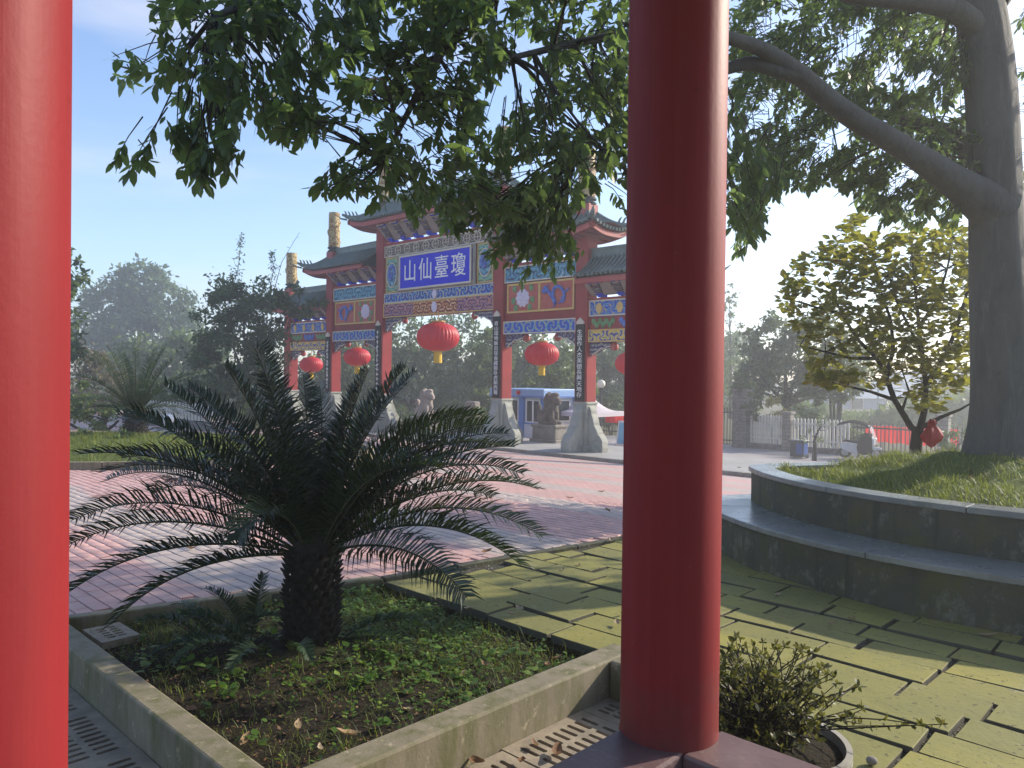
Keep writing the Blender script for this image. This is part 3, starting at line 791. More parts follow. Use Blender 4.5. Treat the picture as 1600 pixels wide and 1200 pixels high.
# ------------------------------------------------------------------ round raised bed with seat step
bed = tag(empty('round_raised_bed', (RC[0], RC[1], 0)), 'round stepped stone bed with grass mound around the big tree', 'raised bed')
CH = [(2.77, 8.22), (4.2, 8.58)]
def ring_outline(R, off, n=120):
    """front arc of radius R closed by a rounded back edge, local coordinates"""
    pts = []
    for k in range(n):
        th = 2 * math.pi * k / n
        x, y = R * math.cos(th), R * math.sin(th)
        # soft clip at the back line
        yl = (.82 + .25 * (x + 2.43)) + off if x < 1.5 else 9
        y2 = y if y < yl - .25 else yl - .25 * math.exp(-(y - yl + .25) / .5)
        pts.append((x, y2))
    return pts
def ring_wall(name, R, off, z0, z1, mat, thick=.18, nseg=1, joint=0.0, proud=0.0, bevel=0.0):
    o_ = ring_outline(R + proud, off + proud, 240); i_ = ring_outline(R - thick, off - thick, 240)
    n = len(o_); per = n // nseg
    for s in range(nseg):
        ids = [(s * per + k) % n for k in range(per + 1)]
        O = [Vector(o_[i]) for i in ids]; I = [Vector(i_[i]) for i in ids]
        if joint:
            d = (O[1] - O[0]).normalized() * joint; O[0] += d; I[0] += (I[1] - I[0]).normalized() * joint if (I[1] - I[0]).length > 1e-6 else d * 0
        m = len(ids); V = []; F = []
        for k in range(m):
            V += [(O[k].x, O[k].y, z0), (O[k].x, O[k].y, z1), (I[k].x, I[k].y, z1), (I[k].x, I[k].y, z0)]
        for k in range(m - 1):
            for q in range(4):
                q2 = (q + 1) % 4
                F.append([4 * k + q, 4 * k + q2, 4 * k + 4 + q2, 4 * k + 4 + q])
        if nseg > 1: F += [[0, 1, 2, 3], [4 * m - 1, 4 * m - 2, 4 * m - 3, 4 * m - 4]]
        MB().add(V, F).build(name, mat, bed, bevel=bevel)
ring_wall('lower_wall', 3.27, -.03, -.35, .335, M['ring'])
ring_wall('seat_slab', 3.29, 0.0, .335, .38, M['cap'], .52, 20, .006, .025, .006)
ring_wall('upper_wall', 2.80, -.15, .30, .675, M['ring'])
ring_wall('cap_stone', 2.80, -.15, .675, .72, M['cap'], .21, 16, .005, .025, .006)
TR = (4.66 - RC[0], 7.42 - RC[1])
def mound_z(x, y):
    r = math.hypot(x - TR[0], y - TR[1])
    return .64 + .27 * math.exp(-(r / 1.25) ** 2) + .02 * math.sin(x * 5 + y * 3) + .015 * math.sin(x * 11 - y * 7)
rim = ring_outline(2.66, -.26, 120)
V = [(TR[0], TR[1], mound_z(*TR))]; NRg = 16
for q in range(1, NRg + 1):
    for k in range(120):
        x = TR[0] + (rim[k][0] - TR[0]) * q / NRg; y = TR[1] + (rim[k][1] - TR[1]) * q / NRg
        V.append((x, y, mound_z(x, y)))
F = [[0, 1 + k, 1 + (k + 1) % 120] for k in range(120)]
for q in range(NRg - 1):
    for k in range(120):
        k2 = (k + 1) % 120
        F.append([1 + q * 120 + k, 1 + (q + 1) * 120 + k, 1 + (q + 1) * 120 + k2, 1 + q * 120 + k2])
mesh_from('soil_mound', V, F, M['lawn'], bed, smooth=True)

# lawn island on the plaza
isl_c = (-8.4, 15.4)
isl = tag(empty('lawn_island', (isl_c[0], isl_c[1], 0)), kind='structure')
def isl_z(x, y): return .06 + .22 * max(0, 1 - (x / 5.6) ** 2 - (y / 3.0) ** 2)
V = [(0, 0, isl_z(0, 0))]
for q in range(1, 9):
    for k in range(48):
        th = 2 * math.pi * k / 48; x = 5.5 * q / 8 * math.cos(th); y = 2.9 * q / 8 * math.sin(th); V.append((x, y, isl_z(x, y)))
F = [[0, 1 + k, 1 + (k + 1) % 48] for k in range(48)] + [[1 + q * 48 + k, 1 + (q + 1) * 48 + k, 1 + (q + 1) * 48 + (k + 1) % 48, 1 + q * 48 + (k + 1) % 48] for q in range(7) for k in range(48)]
mesh_from('turf', V, F, M['lawn'], isl, smooth=True)
for k in range(40):
    th = 2 * math.pi * (k + .5) / 40
    x, y = 5.55 * math.cos(th), 2.95 * math.sin(th); tx, ty = -5.55 * math.sin(th), 2.95 * math.cos(th)
    MB().box((0, 0, 0), (math.hypot(tx, ty) * 2 * math.pi / 40 - .015, .12, .2)).build('kerb_stone', M['curb'], isl, loc=(x, y, .02), rz=math.atan2(ty, tx))

# ================================================================== VEGETATION helpers
def unit(a): return a / np.maximum(np.linalg.norm(a, axis=-1, keepdims=True), 1e-9)
def leaf_mesh(P, D, N, L, W, curl=0.12):
    """six-vertex leaves: base points P, directions D, normals N"""
    D = unit(D); S = unit(np.cross(D, N)); N = unit(np.cross(S, D))
    L = np.asarray(L)[:, None]; W = np.asarray(W)[:, None]
    c1 = P + D * L * .34 - N * L * curl * .15; c2 = P + D * L * .70 - N * L * curl * .55
    V = np.stack([P, c1 - S * W * .5, c1 + S * W * .5, c2 - S * W * .40, c2 + S * W * .40, P + D * L - N * L * curl], 1)
    n = len(P); T = np.array([[0, 2, 1], [1, 2, 4], [1, 4, 3], [3, 4, 5]])
    return V.reshape(-1, 3), (T[None] + 6 * np.arange(n)[:, None, None]).reshape(-1, 3)
def quad_leaf(P, D, N, L, W):
    D = unit(D); S = unit(np.cross(D, N)); L = np.asarray(L)[:, None]; W = np.asarray(W)[:, None]
    V = np.stack([P, P + D * L * .5 + S * W * .5, P + D * L, P + D * L * .5 - S * W * .5], 1)
    n = len(P)
    return V.reshape(-1, 3), (np.array([[0, 1, 2, 3]])[None] + 4 * np.arange(n)[:, None, None]).reshape(-1, 4)

def rand_dirs(n): return unit(rng.normal(size=(n, 3)))

def crown_points(ells, n, clump=0.28, kc=14):
    """leaf positions gathered in clumps spread through ellipsoids (cx,cy,cz,rx,ry,rz)"""
    ells = np.array(ells, float); w = ells[:, 3] * ells[:, 5]; w = w / w.sum()
    P = []
    for e, k in zip(ells, rng.multinomial(n, w)):
        nc = max(5, int(kc * (e[3] * e[5]) ** .5))
        d = rand_dirs(nc); r = rng.uniform(.45, 1.0, (nc, 1)) ** .6
        C = d * r * e[3:6] + e[:3]
        s = clump * rng.uniform(.6, 1.3, nc) * min(e[3], e[5])
        ix = rng.integers(0, nc, k)
        P.append(C[ix] + rng.normal(size=(k, 3)) * s[ix][:, None] * np.array([1, 1, .75]) * .6)
    return np.concatenate(P)

def branch_tube(mb, a, b, r0, r1, sag=0.0, n=6, seg=5, wob=.04):
    a = Vector(a); b = Vector(b); L = (b - a).length
    pts = []; w1 = Vector(rng.normal(size=3)) * wob * L; 
    for i in range(seg + 1):
        t = i / seg
        pts.append(a.lerp(b, t) + w1 * math.sin(math.pi * t) + Vector((0, 0, sag * L * math.sin(math.pi * t))))
    mb.tube(pts, [r0 + (r1 - r0) * i / seg for i in range(seg + 1)], n)
    return pts

def simple_tree(name, label, base, ells, n, leaf, mat, cat='tree', group=None, trunk=.12, lean=(0, 0), up=.3, leafw=.5, clump=.30, multi=1):
    """a tree or shrub: trunk with limbs to its clumps, and a leafy crown"""
    root = tag(empty(name, base), label, cat, group)
    E = [(e[0] - base[0], e[1] - base[1], e[2] - base[2], e[3], e[4], e[5]) for e in ells]
    P = crown_points(E, n, clump)
    P[:, 2] = np.maximum(P[:, 2], .03)
    D = rand_dirs(n); D[:, 2] -= .25
    Nn = rand_dirs(n); Nn[:, 2] += up * 2
    L = leaf * rng.uniform(.6, 1.35, n)
    V, F = quad_leaf(P, D, Nn, L, L * leafw)
    mesh_from('crown', V, F, mat, root, attr=np.repeat(np.clip(rng.normal(.45, .25, n), 0, 1), 4))
    mb = MB(); top = min(e[2] for e in E)
    for s in range(multi):
        off = Vector((rng.normal() * .1 * (multi > 1), rng.normal() * .1 * (multi > 1), 0))
        fork = Vector((lean[0], lean[1], max(.25, top * .75))) + off * 4
        mb.tube([off + Vector((0, 0, -.15)), off + fork * .5 + Vector((.03, .02, 0)), fork], [trunk * 1.25, trunk, trunk * .8], 8)
        for e in E[s::multi]:
            c = Vector(e[:3])
            branch_tube(mb, fork, c, trunk * .6, trunk * .15, .06)
            for _ in range(3):
                q = c + Vector((rand_dirs(1)[0] * np.array(e[3:6]) * .8).tolist())
                branch_tube(mb, c.lerp(fork, .3), q, trunk * .25, trunk * .05)
    mb.build('trunk', M['twig'], root, smooth=True)
    return root

# ================================================================== big tree over the scene
def build_big_tree():
    bx0, by0 = RC[0] + TR[0], RC[1] + TR[1]
    zb = mound_z(*TR) - .06
    root = tag(empty('shade_tree', (bx0, by0, zb)), 'large grey barked broadleaf tree rising from the round bed, spreading over the plaza', 'tree')
    o = Vector((bx0, by0, zb))
    def W(px, py, Y): return at_y(px, py, Y) - o
    # trunk, flared at the root
    mb = MB()
    path = [(1590, 722, 7.42), (1585, 690, 7.42), (1578, 640, 7.42), (1570, 560, 7.42), (1562, 440, 7.42), (1558, 320, 7.42), (1555, 200, 7.42), (1546, 90, 7.4), (1530, 0, 7.4), (1516, -90, 7.4), (1500, -230, 7.4)]
    rr = [.47, .37, .31, .27, .245, .225, .22, .22, .215, .20, .17]
    pts = [W(*p) for p in path]; pts[0].z = -.12
    n = 28; V = []; F = []
    for i, p in enumerate(pts):
        for k in range(n):
            th = 2 * math.pi * k / n
            fl = 1 + (.16 if i < 2 else .06) * math.sin(3 * th + 1.1) + .035 * math.sin(5 * th + i * .4) + .03 * math.sin(8 * th + .3 * i)
            V.append(p + Vector((math.cos(th), math.sin(th), 0)) * rr[i] * fl)
    for i in range(len(pts) - 1):
        for k in range(n):
            F.append([i * n + k, i * n + (k + 1) % n, (i + 1) * n + (k + 1) % n, (i + 1) * n + k])
    mb.add(V, F)
    tr = mb.build('trunk', M['bark'], root, smooth=True)
    s = tr.modifiers.new('smooth', 'SUBSURF'); s.levels = 1; s.render_levels = 1
    # main limbs: (points px,py,Y), radii
    boughs = [
        ([(1560, 330, 7.4), (1500, 290, 7.3), (1420, 235, 7.0), (1320, 178, 6.7), (1245, 112, 6.4), (1190, 75, 6.2), (1150, 62, 6.0), (1060, 40, 5.7), (930, 60, 5.4), (800, 90, 5.2)], [.24, .15, .105, .092, .08, .06, .05, .04, .03, .018]),
        ([(1245, 118, 6.4), (1200, 105, 6.3), (1168, 96, 6.3), (1100, 120, 6.2), (1000, 160, 6.1), (900, 240, 6.0)], [.07, .06, .055, .04, .03, .015]),
        ([(1545, 60, 7.4), (1490, 8, 7.2), (1400, -4, 6.9), (1310, -10, 6.5), (1150, -90, 6.0), (950, -120, 5.4), (700, -100, 4.9), (480, -40, 4.6), (330, 30, 4.45)], [.12, .105, .09, .08, .07, .06, .05, .035, .02]),
        ([(950, -120, 5.4), (800, -40, 5.2), (700, 60, 5.1), (640, 170, 5.0), (600, 250, 5.0)], [.05, .04, .03, .02, .012]),
        ([(1570, 300, 7.5), (1500, 215, 8.2), (1430, 190, 8.8), (1350, 170, 9.2), (1250, 200, 9.5)], [.12, .10, .08, .05, .03]),
        ([(1550, 0, 7.4), (1700, -200, 7.8), (1950, -320, 8.5)], [.15, .12, .05]),
        ([(1500, -230, 7.4), (1350, -500, 7.0), (1100, -700, 6.4)], [.17, .12, .04]),
        ([(1500, -230, 7.4), (1600, -600, 8.2), (1700, -800, 9.0)], [.17, .12, .04]),
    ]
    nodes = []
    for bp, br in boughs:
        q = [W(*p) for p in bp]
        fine = []; fr = []
        for i in range(len(q) - 1):
            for t in np.linspace(0, 1, 5)[:-1]:
                fine.append(q[i].lerp(q[i + 1], t)); fr.append(br[i] + (br[i + 1] - br[i]) * t)
        fine.append(q[-1]); fr.append(br[-1])
        for _ in range(3): fine = [fine[0]] + [(fine[i - 1] + fine[i] * 2 + fine[i + 1]) / 4 for i in range(1, len(fine) - 1)] + [fine[-1]]
        m2 = MB(); m2.tube(fine, fr, 12)
        m2.build('limb', M['bark'], root, smooth=True)
        nodes += fine[2:]
    NP = np.array([tuple(p) for p in nodes])
    # leafy sprays: outlines of the foliage seen from the pavilion, each at its own depth
    regs = [
        ([(262, -60), (245, 50), (178, 90), (195, 125), (280, 150), (320, 190), (430, 215), (520, 185), (575, 150), (600, -60)], 4.55, .55, 330),
        ([(178, 240), (200, 225), (300, 180), (360, 200), (390, 225), (372, 255), (330, 272), (240, 250)], 4.45, .25, 40),
        ([(560, 40), (600, 100), (585, 190), (520, 260), (458, 282), (470, 296), (560, 300), (610, 250), (600, 180), (640, 40)], 4.8, .3, 46),
        ([(560, -60), (785, -60), (790, 70), (760, 170), (750, 230), (690, 270), (640, 320), (600, 330), (575, 290), (610, 220), (590, 120)], 5.1, .6, 330),
        ([(780, -60), (1000, -60), (1000, 250), (930, 285), (880, 330), (800, 330), (700, 320), (640, 310), (700, 250), (780, 200), (840, 130)], 5.8, .9, 450),
        ([(690, 290), (900, 280), (960, 300), (900, 345), (892, 400), (880, 425), (830, 440), (800, 400), (740, 375), (690, 345)], 6.2, .4, 140),
        ([(950, 150), (1150, 150), (1150, 330), (990, 325), (960, 300)], 6.0, .6, 130),
        ([(1140, -60), (1540, -60), (1540, 340), (1440, 350), (1370, 335), (1300, 275), (1200, 320), (1150, 395)], 8.6, 1.3, 1900),
        ([(1150, 200), (1215, 230), (1220, 300), (1165, 385), (1145, 390)], 6.4, .4, 60),
        ([(1590, -60), (1760, -60), (1760, 380), (1640, 420), (1594, 330)], 8.6, 1.0, 170),
        ([(420, -420), (1900, -420), (1900, -60), (260, -60)], 6.2, 1.9, 620),
        ([(500, -900), (2100, -900), (2100, -420), (400, -420)], 7.4, 2.2, 420),
    ]
    def inside(poly, x, y):
        c = False; j = len(poly) - 1
        for i in range(len(poly)):
            xi, yi = poly[i]; xj, yj = poly[j]
            if (yi > y) != (yj > y) and x < (xj - xi) * (y - yi) / (yj - yi) + xi: c = not c
            j = i
        return c
    C = []
    for poly, Y, dY, cnt in regs:
        cnt = int(cnt * (.74 if Y < 6.1 else .84))
        x0, x1 = min(p[0] for p in poly), max(p[0] for p in poly); y0, y1 = min(p[1] for p in poly), max(p[1] for p in poly)
        got = 0; cl = []
        while got < cnt:
            x, y = random.uniform(x0, x1), random.uniform(y0, y1)
            if not inside(poly, x, y): continue
            if (x - 812) ** 2 / 30 ** 2 + (y - 110) ** 2 / 50 ** 2 < 1: continue
            hole = math.sin(x * .031 + 1.7) * math.sin(y * .043 + x * .011) + .5 * math.sin(x * .083 + y * .061)
            if cnt > 100 and y > -60 and hole > .42 + random.uniform(-.1, .3): continue
            C.append(W(x, y, Y + random.uniform(-dY, dY))); got += 1
    C = np.array([tuple(c) for c in C])
    # sprays: a twig with alternate drooping leaves
    tw = MB(); P = []; D = []; Nn = []; LL = []
    for c in C:
        i = int(np.argmin(((NP - c) ** 2).sum(1))); src = Vector(NP[i]); cv = Vector(c)
        dirv = (cv - src); dl = dirv.length
        dirv = dirv.normalized() if dl > 1e-3 else Vector((0, 0, -1))
        ax = (dirv * .7 + Vector(rng.normal(size=3)) * .55 + Vector((0, 0, -.25))).normalized()
        tl = random.uniform(.14, .26)
        cv = cv - ax * tl * .6 - Vector((0, 0, .02))
        tip = cv + ax * tl
        st = cv + (src - cv).normalized() * min(dl, random.uniform(.10, .35)) if dl > 1e-3 else cv
        mid = (st + tip) / 2 + Vector((0, 0, .02))
        tw.tube([st, mid, tip], [.005, .0035, .002], 3, False)
        k = random.randint(8, 12)
        for j in range(k):
            t = (j + .5) / k
            b = cv.lerp(tip, t)
            th = j * 2.4 + random.uniform(-.4, .4)
            s = ax.orthogonal().normalized(); s2 = ax.cross(s)
            out = s * math.cos(th) + s2 * math.sin(th)
            d = (ax * (.35 + .5 * t) + out * .75 + Vector((0, 0, -.38))).normalized()
            P.append(b); D.append(d); nv = Vector((0, 0, 1)) + out * .35 + Vector(rng.normal(size=3)) * .35
            Nn.append(nv); LL.append(random.uniform(.066, .122) * (1 if j > 1 else .75))
    # connecting branchlets from limbs to a share of the sprays
    bl = MB()
    for c in C[rng.permutation(len(C))[:560]]:
        pj = (Vector(c) + o) - Vector((0, 0, CAMZ)); pxx = 800 + FPX * pj.x / pj.y
        i = int(np.argmin(((NP - c) ** 2).sum(1)))
        if pxx < 270 or np.linalg.norm(NP[i] - c) > (1.0 if pxx < 1100 else .6): continue
        branch_tube(bl, NP[i], c, .016, .004, .05, 4, 5, .06)
    tag(bl.build('branchlet', M['twig'], root), kind='stuff')
    tag(tw.build('twig_spray', M['twig'], root), kind='stuff')
    P = np.array([tuple(p) for p in P]); D = np.array([tuple(p) for p in D]); Nn = np.array([tuple(p) for p in Nn]); LL = np.array(LL)
    V, F = leaf_mesh(P, D, Nn, LL, LL * rng.uniform(.38, .50, len(LL)), .18)
    cr = mesh_from('crown', V, F, M['canopy'], root, attr=np.repeat(np.clip(rng.beta(1.6, 3.0, len(LL)), 0, 1), 6))
    print('canopy leaves', len(LL))
build_big_tree()

# ================================================================== cycads
def frond_mesh(L, e0, az, droop, leaf_len, pairs, r0=.010, vee=38, side=0.0, base_r=.06, zoff=0.0, roll=0.0):
    """returns leaflet verts/faces and rachis tube for one frond springing from the crown centre"""
    n = 26; pts = []; p = Vector((math.cos(az) * base_r, math.sin(az) * base_r, zoff)); dl = L / n; a = az
    tang = []
    for i in range(n + 1):
        s = i / n
        e = rad(e0 - droop * s ** 1.4)
        d = Vector((math.cos(a) * math.cos(e), math.sin(a) * math.cos(e), math.sin(e)))
        pts.append(p.copy()); tang.append(d); p = p + d * dl; a += side / n
    V = []; F = []
    for j in range(pairs):
        s = .10 + .89 * (j + .5) / pairs
        f = s * n; i = min(int(f), n - 1); q = pts[i].lerp(pts[i + 1], f - i); t = tang[i].lerp(tang[i + 1], f - i).normalized()
        sd = t.cross(Vector((0, 0, 1)))
        if sd.length < .05: sd = Vector((math.sin(az), -math.cos(az), 0))
        sd.normalize(); up = sd.cross(t).normalized()
        cr_, sr_ = math.cos(roll), math.sin(roll); sd, up = sd * cr_ + up * sr_, up * cr_ - sd * sr_
        ll = leaf_len * (min(1, .30 + s * 2.6)) * (1.0 if s < .6 else max(.28, 1 - (s - .6) * 1.45)) * random.uniform(.9, 1.08)
        fw = .22 + .42 * s
        for sg in (-1, 1):
            vv = rad(vee * random.uniform(.55, 1.35))
            d = (sd * sg * math.cos(vv) + up * math.sin(vv) + t * (fw + random.uniform(-.16, .16))).normalized()
            w = (t - d * t.dot(d)).normalized() * .0056
            m = q + d * ll * .55 + Vector((0, 0, -.010)); tip = q + d * ll + Vector((0, 0, -random.uniform(.10, .42) * ll)) + t * ll * .16
            k = len(V); V += [q - w * .7, q + w * .7, m + w, m - w, tip]; F += [[k, k + 1, k + 2], [k, k + 2, k + 3], [k + 3, k + 2, k + 4]]
    return V, F, pts, [r0 * (1 - .8 * i / n) for i in range(n + 1)]

def add_frond(root, mat, loc, **kw):
    V, F, pts, rr = frond_mesh(**kw)
    Vn = np.array([tuple(v) for v in V])
    o = mesh_from('frond', Vn, np.array(F), mat, root, loc=loc, attr=np.clip(np.repeat(rng.normal(.45, .22, len(V) // 5), 5), 0, 1))
    MB().tube(pts, rr, 5).build('rachis', M['rachis'], o)
    return o

def cycad_trunk(root, h, r, mat, rows=13):
    mb = MB(); mb.lathe([(r * .95, -.1), (r * 1.0, 0), (r * .92, h * .35), (r * .86, h * .7), (r * 1.02, h * .9), (r * .8, h), (r * .3, h + .10)], 20)
    t = mb.build('trunk', mat, root, smooth=True)
    sc = MB()
    for i in range(rows):
        for k in range(15):
            th = (k + .5 * (i % 2)) * 2 * math.pi / 15 + random.uniform(-.08, .08); z = h * (i + .3) / rows
            rr = r * .93; c = Vector((math.cos(th) * rr, math.sin(th) * rr, z))
            out = Vector((math.cos(th), math.sin(th), .55)).normalized(); s = Vector((-math.sin(th), math.cos(th), 0)); up = out.cross(s) * -1
            l = random.uniform(.035, .075); w = .030
            sc.add([c - s * w, c + s * w, c + up * .035, c + out * l - s * w * .4, c + out * l + s * w * .4], [[0, 1, 4, 3], [1, 2, 4], [2, 0, 3], [3, 4, 2], [0, 2, 1]])
    tag(sc.build('leaf_base', mat, t), kind='stuff')
    return t

CYC = at_z(487, 1004, -.06)
cyc = tag(empty('cycad', CYC), 'big dark cycad with arching fronds planted in the concrete edged bed', 'cycad')
cycad_trunk(cyc, .60, .148, M['cytrunk'])
fr = [  # azimuth (deg, 0 = right, 90 = away), start elevation, droop, length
    (-8, 34, 66, 1.52), (10, 40, 62, 1.50), (22, 55, 62, 1.46), (4, 70, 72, 1.42), (-24, 20, 62, 1.14), (-18, 30, 72, 1.34),
    (16, 62, 78, 1.36), (40, 74, 40, 1.25), (50, 84, 26, 1.16), (182, 84, 22, 1.30), (176, 74, 22, 1.28), (110, 80, 34, 1.22), (170, 60, 26, 1.36), (188, 54, 30, 1.30),
    (174, 42, 66, 1.58), (184, 33, 62, 1.50), (190, 24, 60, 1.55), (198, 16, 58, 1.36), (212, 8, 60, 1.12), (248, 66, 120, .8),
    (160, 48, 60, 1.45), (146, 58, 55, 1.36), (130, 66, 48, 1.3), (112, 62, 60, 1.3), (90, 55, 70, 1.35), (72, 62, 60, 1.32), (55, 58, 66, 1.36), (38, 48, 66, 1.42),
    (-2, 52, 74, 1.46), (30, 34, 58, 1.38), (178, 50, 72, 1.48), (165, 34, 60, 1.45), 
    (45, 80, 20, 1.2), (150, 78, 16, 1.22), (8, 80, 34, 1.25), (-30, 66, 80, 1.1), (120, 46, 60, 1.35),
    (200, 78, 26, 1.32), (160, 82, 20, 1.34), (20, 78, 40, 1.3), (-10, 62, 60, 1.38), (12, 50, 56, 1.46), (186, 50, 58, 1.46), (195, 60, 50, 1.36), (168, 68, 40, 1.34), (30, 66, 60, 1.36), (45, 44, 60, 1.36), (140, 46, 60, 1.4), (88, 72, 40, 1.25)]
for az, e0, dr, L in fr:
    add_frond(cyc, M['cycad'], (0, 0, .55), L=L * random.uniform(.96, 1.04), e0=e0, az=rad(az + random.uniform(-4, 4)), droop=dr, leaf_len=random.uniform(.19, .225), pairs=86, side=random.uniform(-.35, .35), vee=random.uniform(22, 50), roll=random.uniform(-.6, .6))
for az, e0, dr, L, x, y in [(190, 50, 70, .55, -.32, -.15), (150, 60, 60, .5, -.36, -.1), (230, 40, 80, .5, -.30, -.22), (170, 30, 60, .55, -.42, 0), (90, 70, 40, .45, -.36, -.06), (10, 30, 60, .55, .18, .05), (-20, 20, 50, .5, .2, 0), (260, 40, 80, .42, -.2, -.25), (200, 20, 50, .6, -.3, -.1), (300, 45, 80, .4, -.05, -.25), (140, 40, 60, .5, -.6, -.05), (210, 55, 70, .45, -.6, -.1), (20, 45, 70, .4, -.55, -.05)]:
    add_frond(cyc, M['cycad_far'], (x, y, .02), L=L, e0=e0, az=rad(az), droop=dr, leaf_len=.09, pairs=44, r0=.005, base_r=.01)

# second cycad on the lawn island
c2 = at_y(212, 640, 16.6)
cyc2 = tag(empty('cycad', (c2.x, c2.y, isl_z(c2.x - isl_c[0], c2.y - isl_c[1]) - .03)), 'sunlit cycad with a thick short trunk growing on the lawn island', 'cycad')
h2 = c2.z - cyc2.location.z
cycad_trunk(cyc2, h2, .24, M['cytrunk'], 10)
for k in range(44):
    az = 2.399 * k; e = random.choice([15, 30, 42, 55, 68, 80])
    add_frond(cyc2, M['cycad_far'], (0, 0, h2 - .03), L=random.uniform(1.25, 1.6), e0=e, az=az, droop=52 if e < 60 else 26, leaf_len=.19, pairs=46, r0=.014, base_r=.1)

# ================================================================== MEMORIAL ARCHWAY
GB = -1.05                                     # level of the gate platform
gx, gy = xy(25.65, 21.8)
gate = tag(empty('memorial_archway', (gx, gy, GB), RZ), 'red painted Chinese memorial archway with tiled roofs and blue name board', 'archway')
CX = [-12.35, -8.2, -3.95, 3.95, 8.2, 12.35]
CTOP = [6.6, 8.2, 9.9, 9.9, 8.2, 6.6]
FIN = [(7.55, 9.23), (9.1, 10.85), (10.75, 12.55)]
CW = .56
def part(name, mb, mat, parent=gate, smooth=False, bevel=0.0): return mb.build(name, mat, parent, smooth=smooth, bevel=bevel)
def text_mesh(name, body, size, mat, parent, loc, depth=.012, stretch=1.0):
    cu = bpy.data.curves.new(name, 'FONT'); cu.body = body; cu.size = size; cu.extrude = depth; cu.align_x = 'CENTER'; cu.align_y = 'CENTER'; cu.offset = 0.0
    ob = bpy.data.objects.new(name, cu); COL.objects.link(ob)
    dg = bpy.context.evaluated_depsgraph_get(); dg.update()
    me = bpy.data.meshes.new_from_object(ob.evaluated_get(dg)); bpy.data.objects.remove(ob)
    if stretch != 1.0: me.transform(Matrix.Diagonal((stretch, 1, 1, 1)))
    me.transform(Matrix.Translation(loc) @ Euler((rad(90), 0, 0)).to_matrix().to_4x4())
    me.materials.clear(); me.materials.append(mat); me.name = name
    o = bpy.data.objects.new(name, me); return link(o, parent)

def wing_profile(w, h):
    """outline of a drum-stone wing: (outward, z)"""
    P = [(0, 0), (w, 0), (w + .02, .10 * h), (w + .015, .22 * h), (w * .93, .30 * h), (w * .80, .355 * h), (w * .70, .38 * h), (w * .66, .43 * h), (w * .52, .52 * h), (w * .40, .58 * h), (w * .39, .64 * h), (w * .30, .74 * h), (w * .20, .83 * h), (w * .19, .90 * h), (w * .10, .97 * h)]
    P.append((0, h))
    return P
for i, x in enumerate(CX):
    # stone base: pier with four drum-stone wings
    sb = MB(); sb.box((x, 0, .88), (.62, .62, 1.76)).box((x, 0, .10), (.80, .80, .20)).box((x, 0, 1.33), (.66, .66, .06)).box((x, 0, 1.72), (.68, .68, .09))
    base = part('stone_base', sb, M['stone'], bevel=.03)
    WP = wing_profile(.62, 1.62)
    for sgn in (-1, 1):
        w = MB(); w.prism([(x + sgn * (.30 + p[0]), p[1]) for p in WP], 'y', -.17, .17)
        r = 1.62 * .17; c = (x + sgn * (.30 + .62 - r + .06), r - .04)
        for rr in (r * .82, r * .5, r * .22):
            pts = [(c[0] + rr * math.cos(t), -.17, c[1] + rr * math.sin(t)) for t in np.linspace(0, 2 * math.pi, 16)]
            w.tube(pts, .022, 5, False)
            w.tube([(p[0], .17, p[2]) for p in pts], .022, 5, False)
        part('wing', w, M['stone'], base, bevel=.02)
        w = MB(); w.prism([(sgn * (.30 + p[0] * 1.25), p[1]) for p in WP], 'x', x - .19, x + .19)
        c = (sgn * (.30 + .62 * 1.25 - r + .04), r - .04)
        for rr in (r * .82, r * .5, r * .22):
            pts = [(x - .19, c[0] + rr * math.cos(t), c[1] + rr * math.sin(t)) for t in np.linspace(0, 2 * math.pi, 16)]
            w.tube(pts, .022, 5, False)
            w.tube([(x + .19, p[1], p[2]) for p in pts], .022, 5, False)
        part('wing', w, M['stone'], base, bevel=.02)
    col = part('column', MB().box((x, 0, (1.74 + CTOP[i]) / 2), (CW, CW, CTOP[i] - 1.74)), M['maroon'], bevel=.03)
    # finial: red block, necking, gold dragon drum
    f0, f1 = FIN[min(i, 5 - i)]
    part('red_block', MB().box((x, 0, (CTOP[i] + f0 - .25) / 2), (.56, .56, f0 - .25 - CTOP[i] + .02)), M['eave_red'], col, bevel=.02)
    nk = MB(); nk.lathe([(.30, 0), (.33, .04), (.33, .09), (.25, .12), (.25, .17), (.33, .20), (.33, .26), (.27, .29)], 24, (x, 0, f0 - .27))
    part('neck_ring', nk, M['tile_dark'], col, smooth=True)
    fp = MB(); fp.lathe([(.27, 0), (.29, .06), (.285, f1 - f0 - .12), (.27, f1 - f0), (.1, f1 - f0 + .03)], 28, (x, 0, f0))
    dr = [(x + .295 * math.cos(t), .295 * math.sin(t), f0 + .15 + (f1 - f0 - .35) * k / 40 + .05 * math.sin(k * 1.1)) for k, t in enumerate(np.linspace(0, 9.5, 41))]
    fp.tube(dr, .05, 6)
    part('gold_drum', fp, M['goldpost'], col, smooth=True)

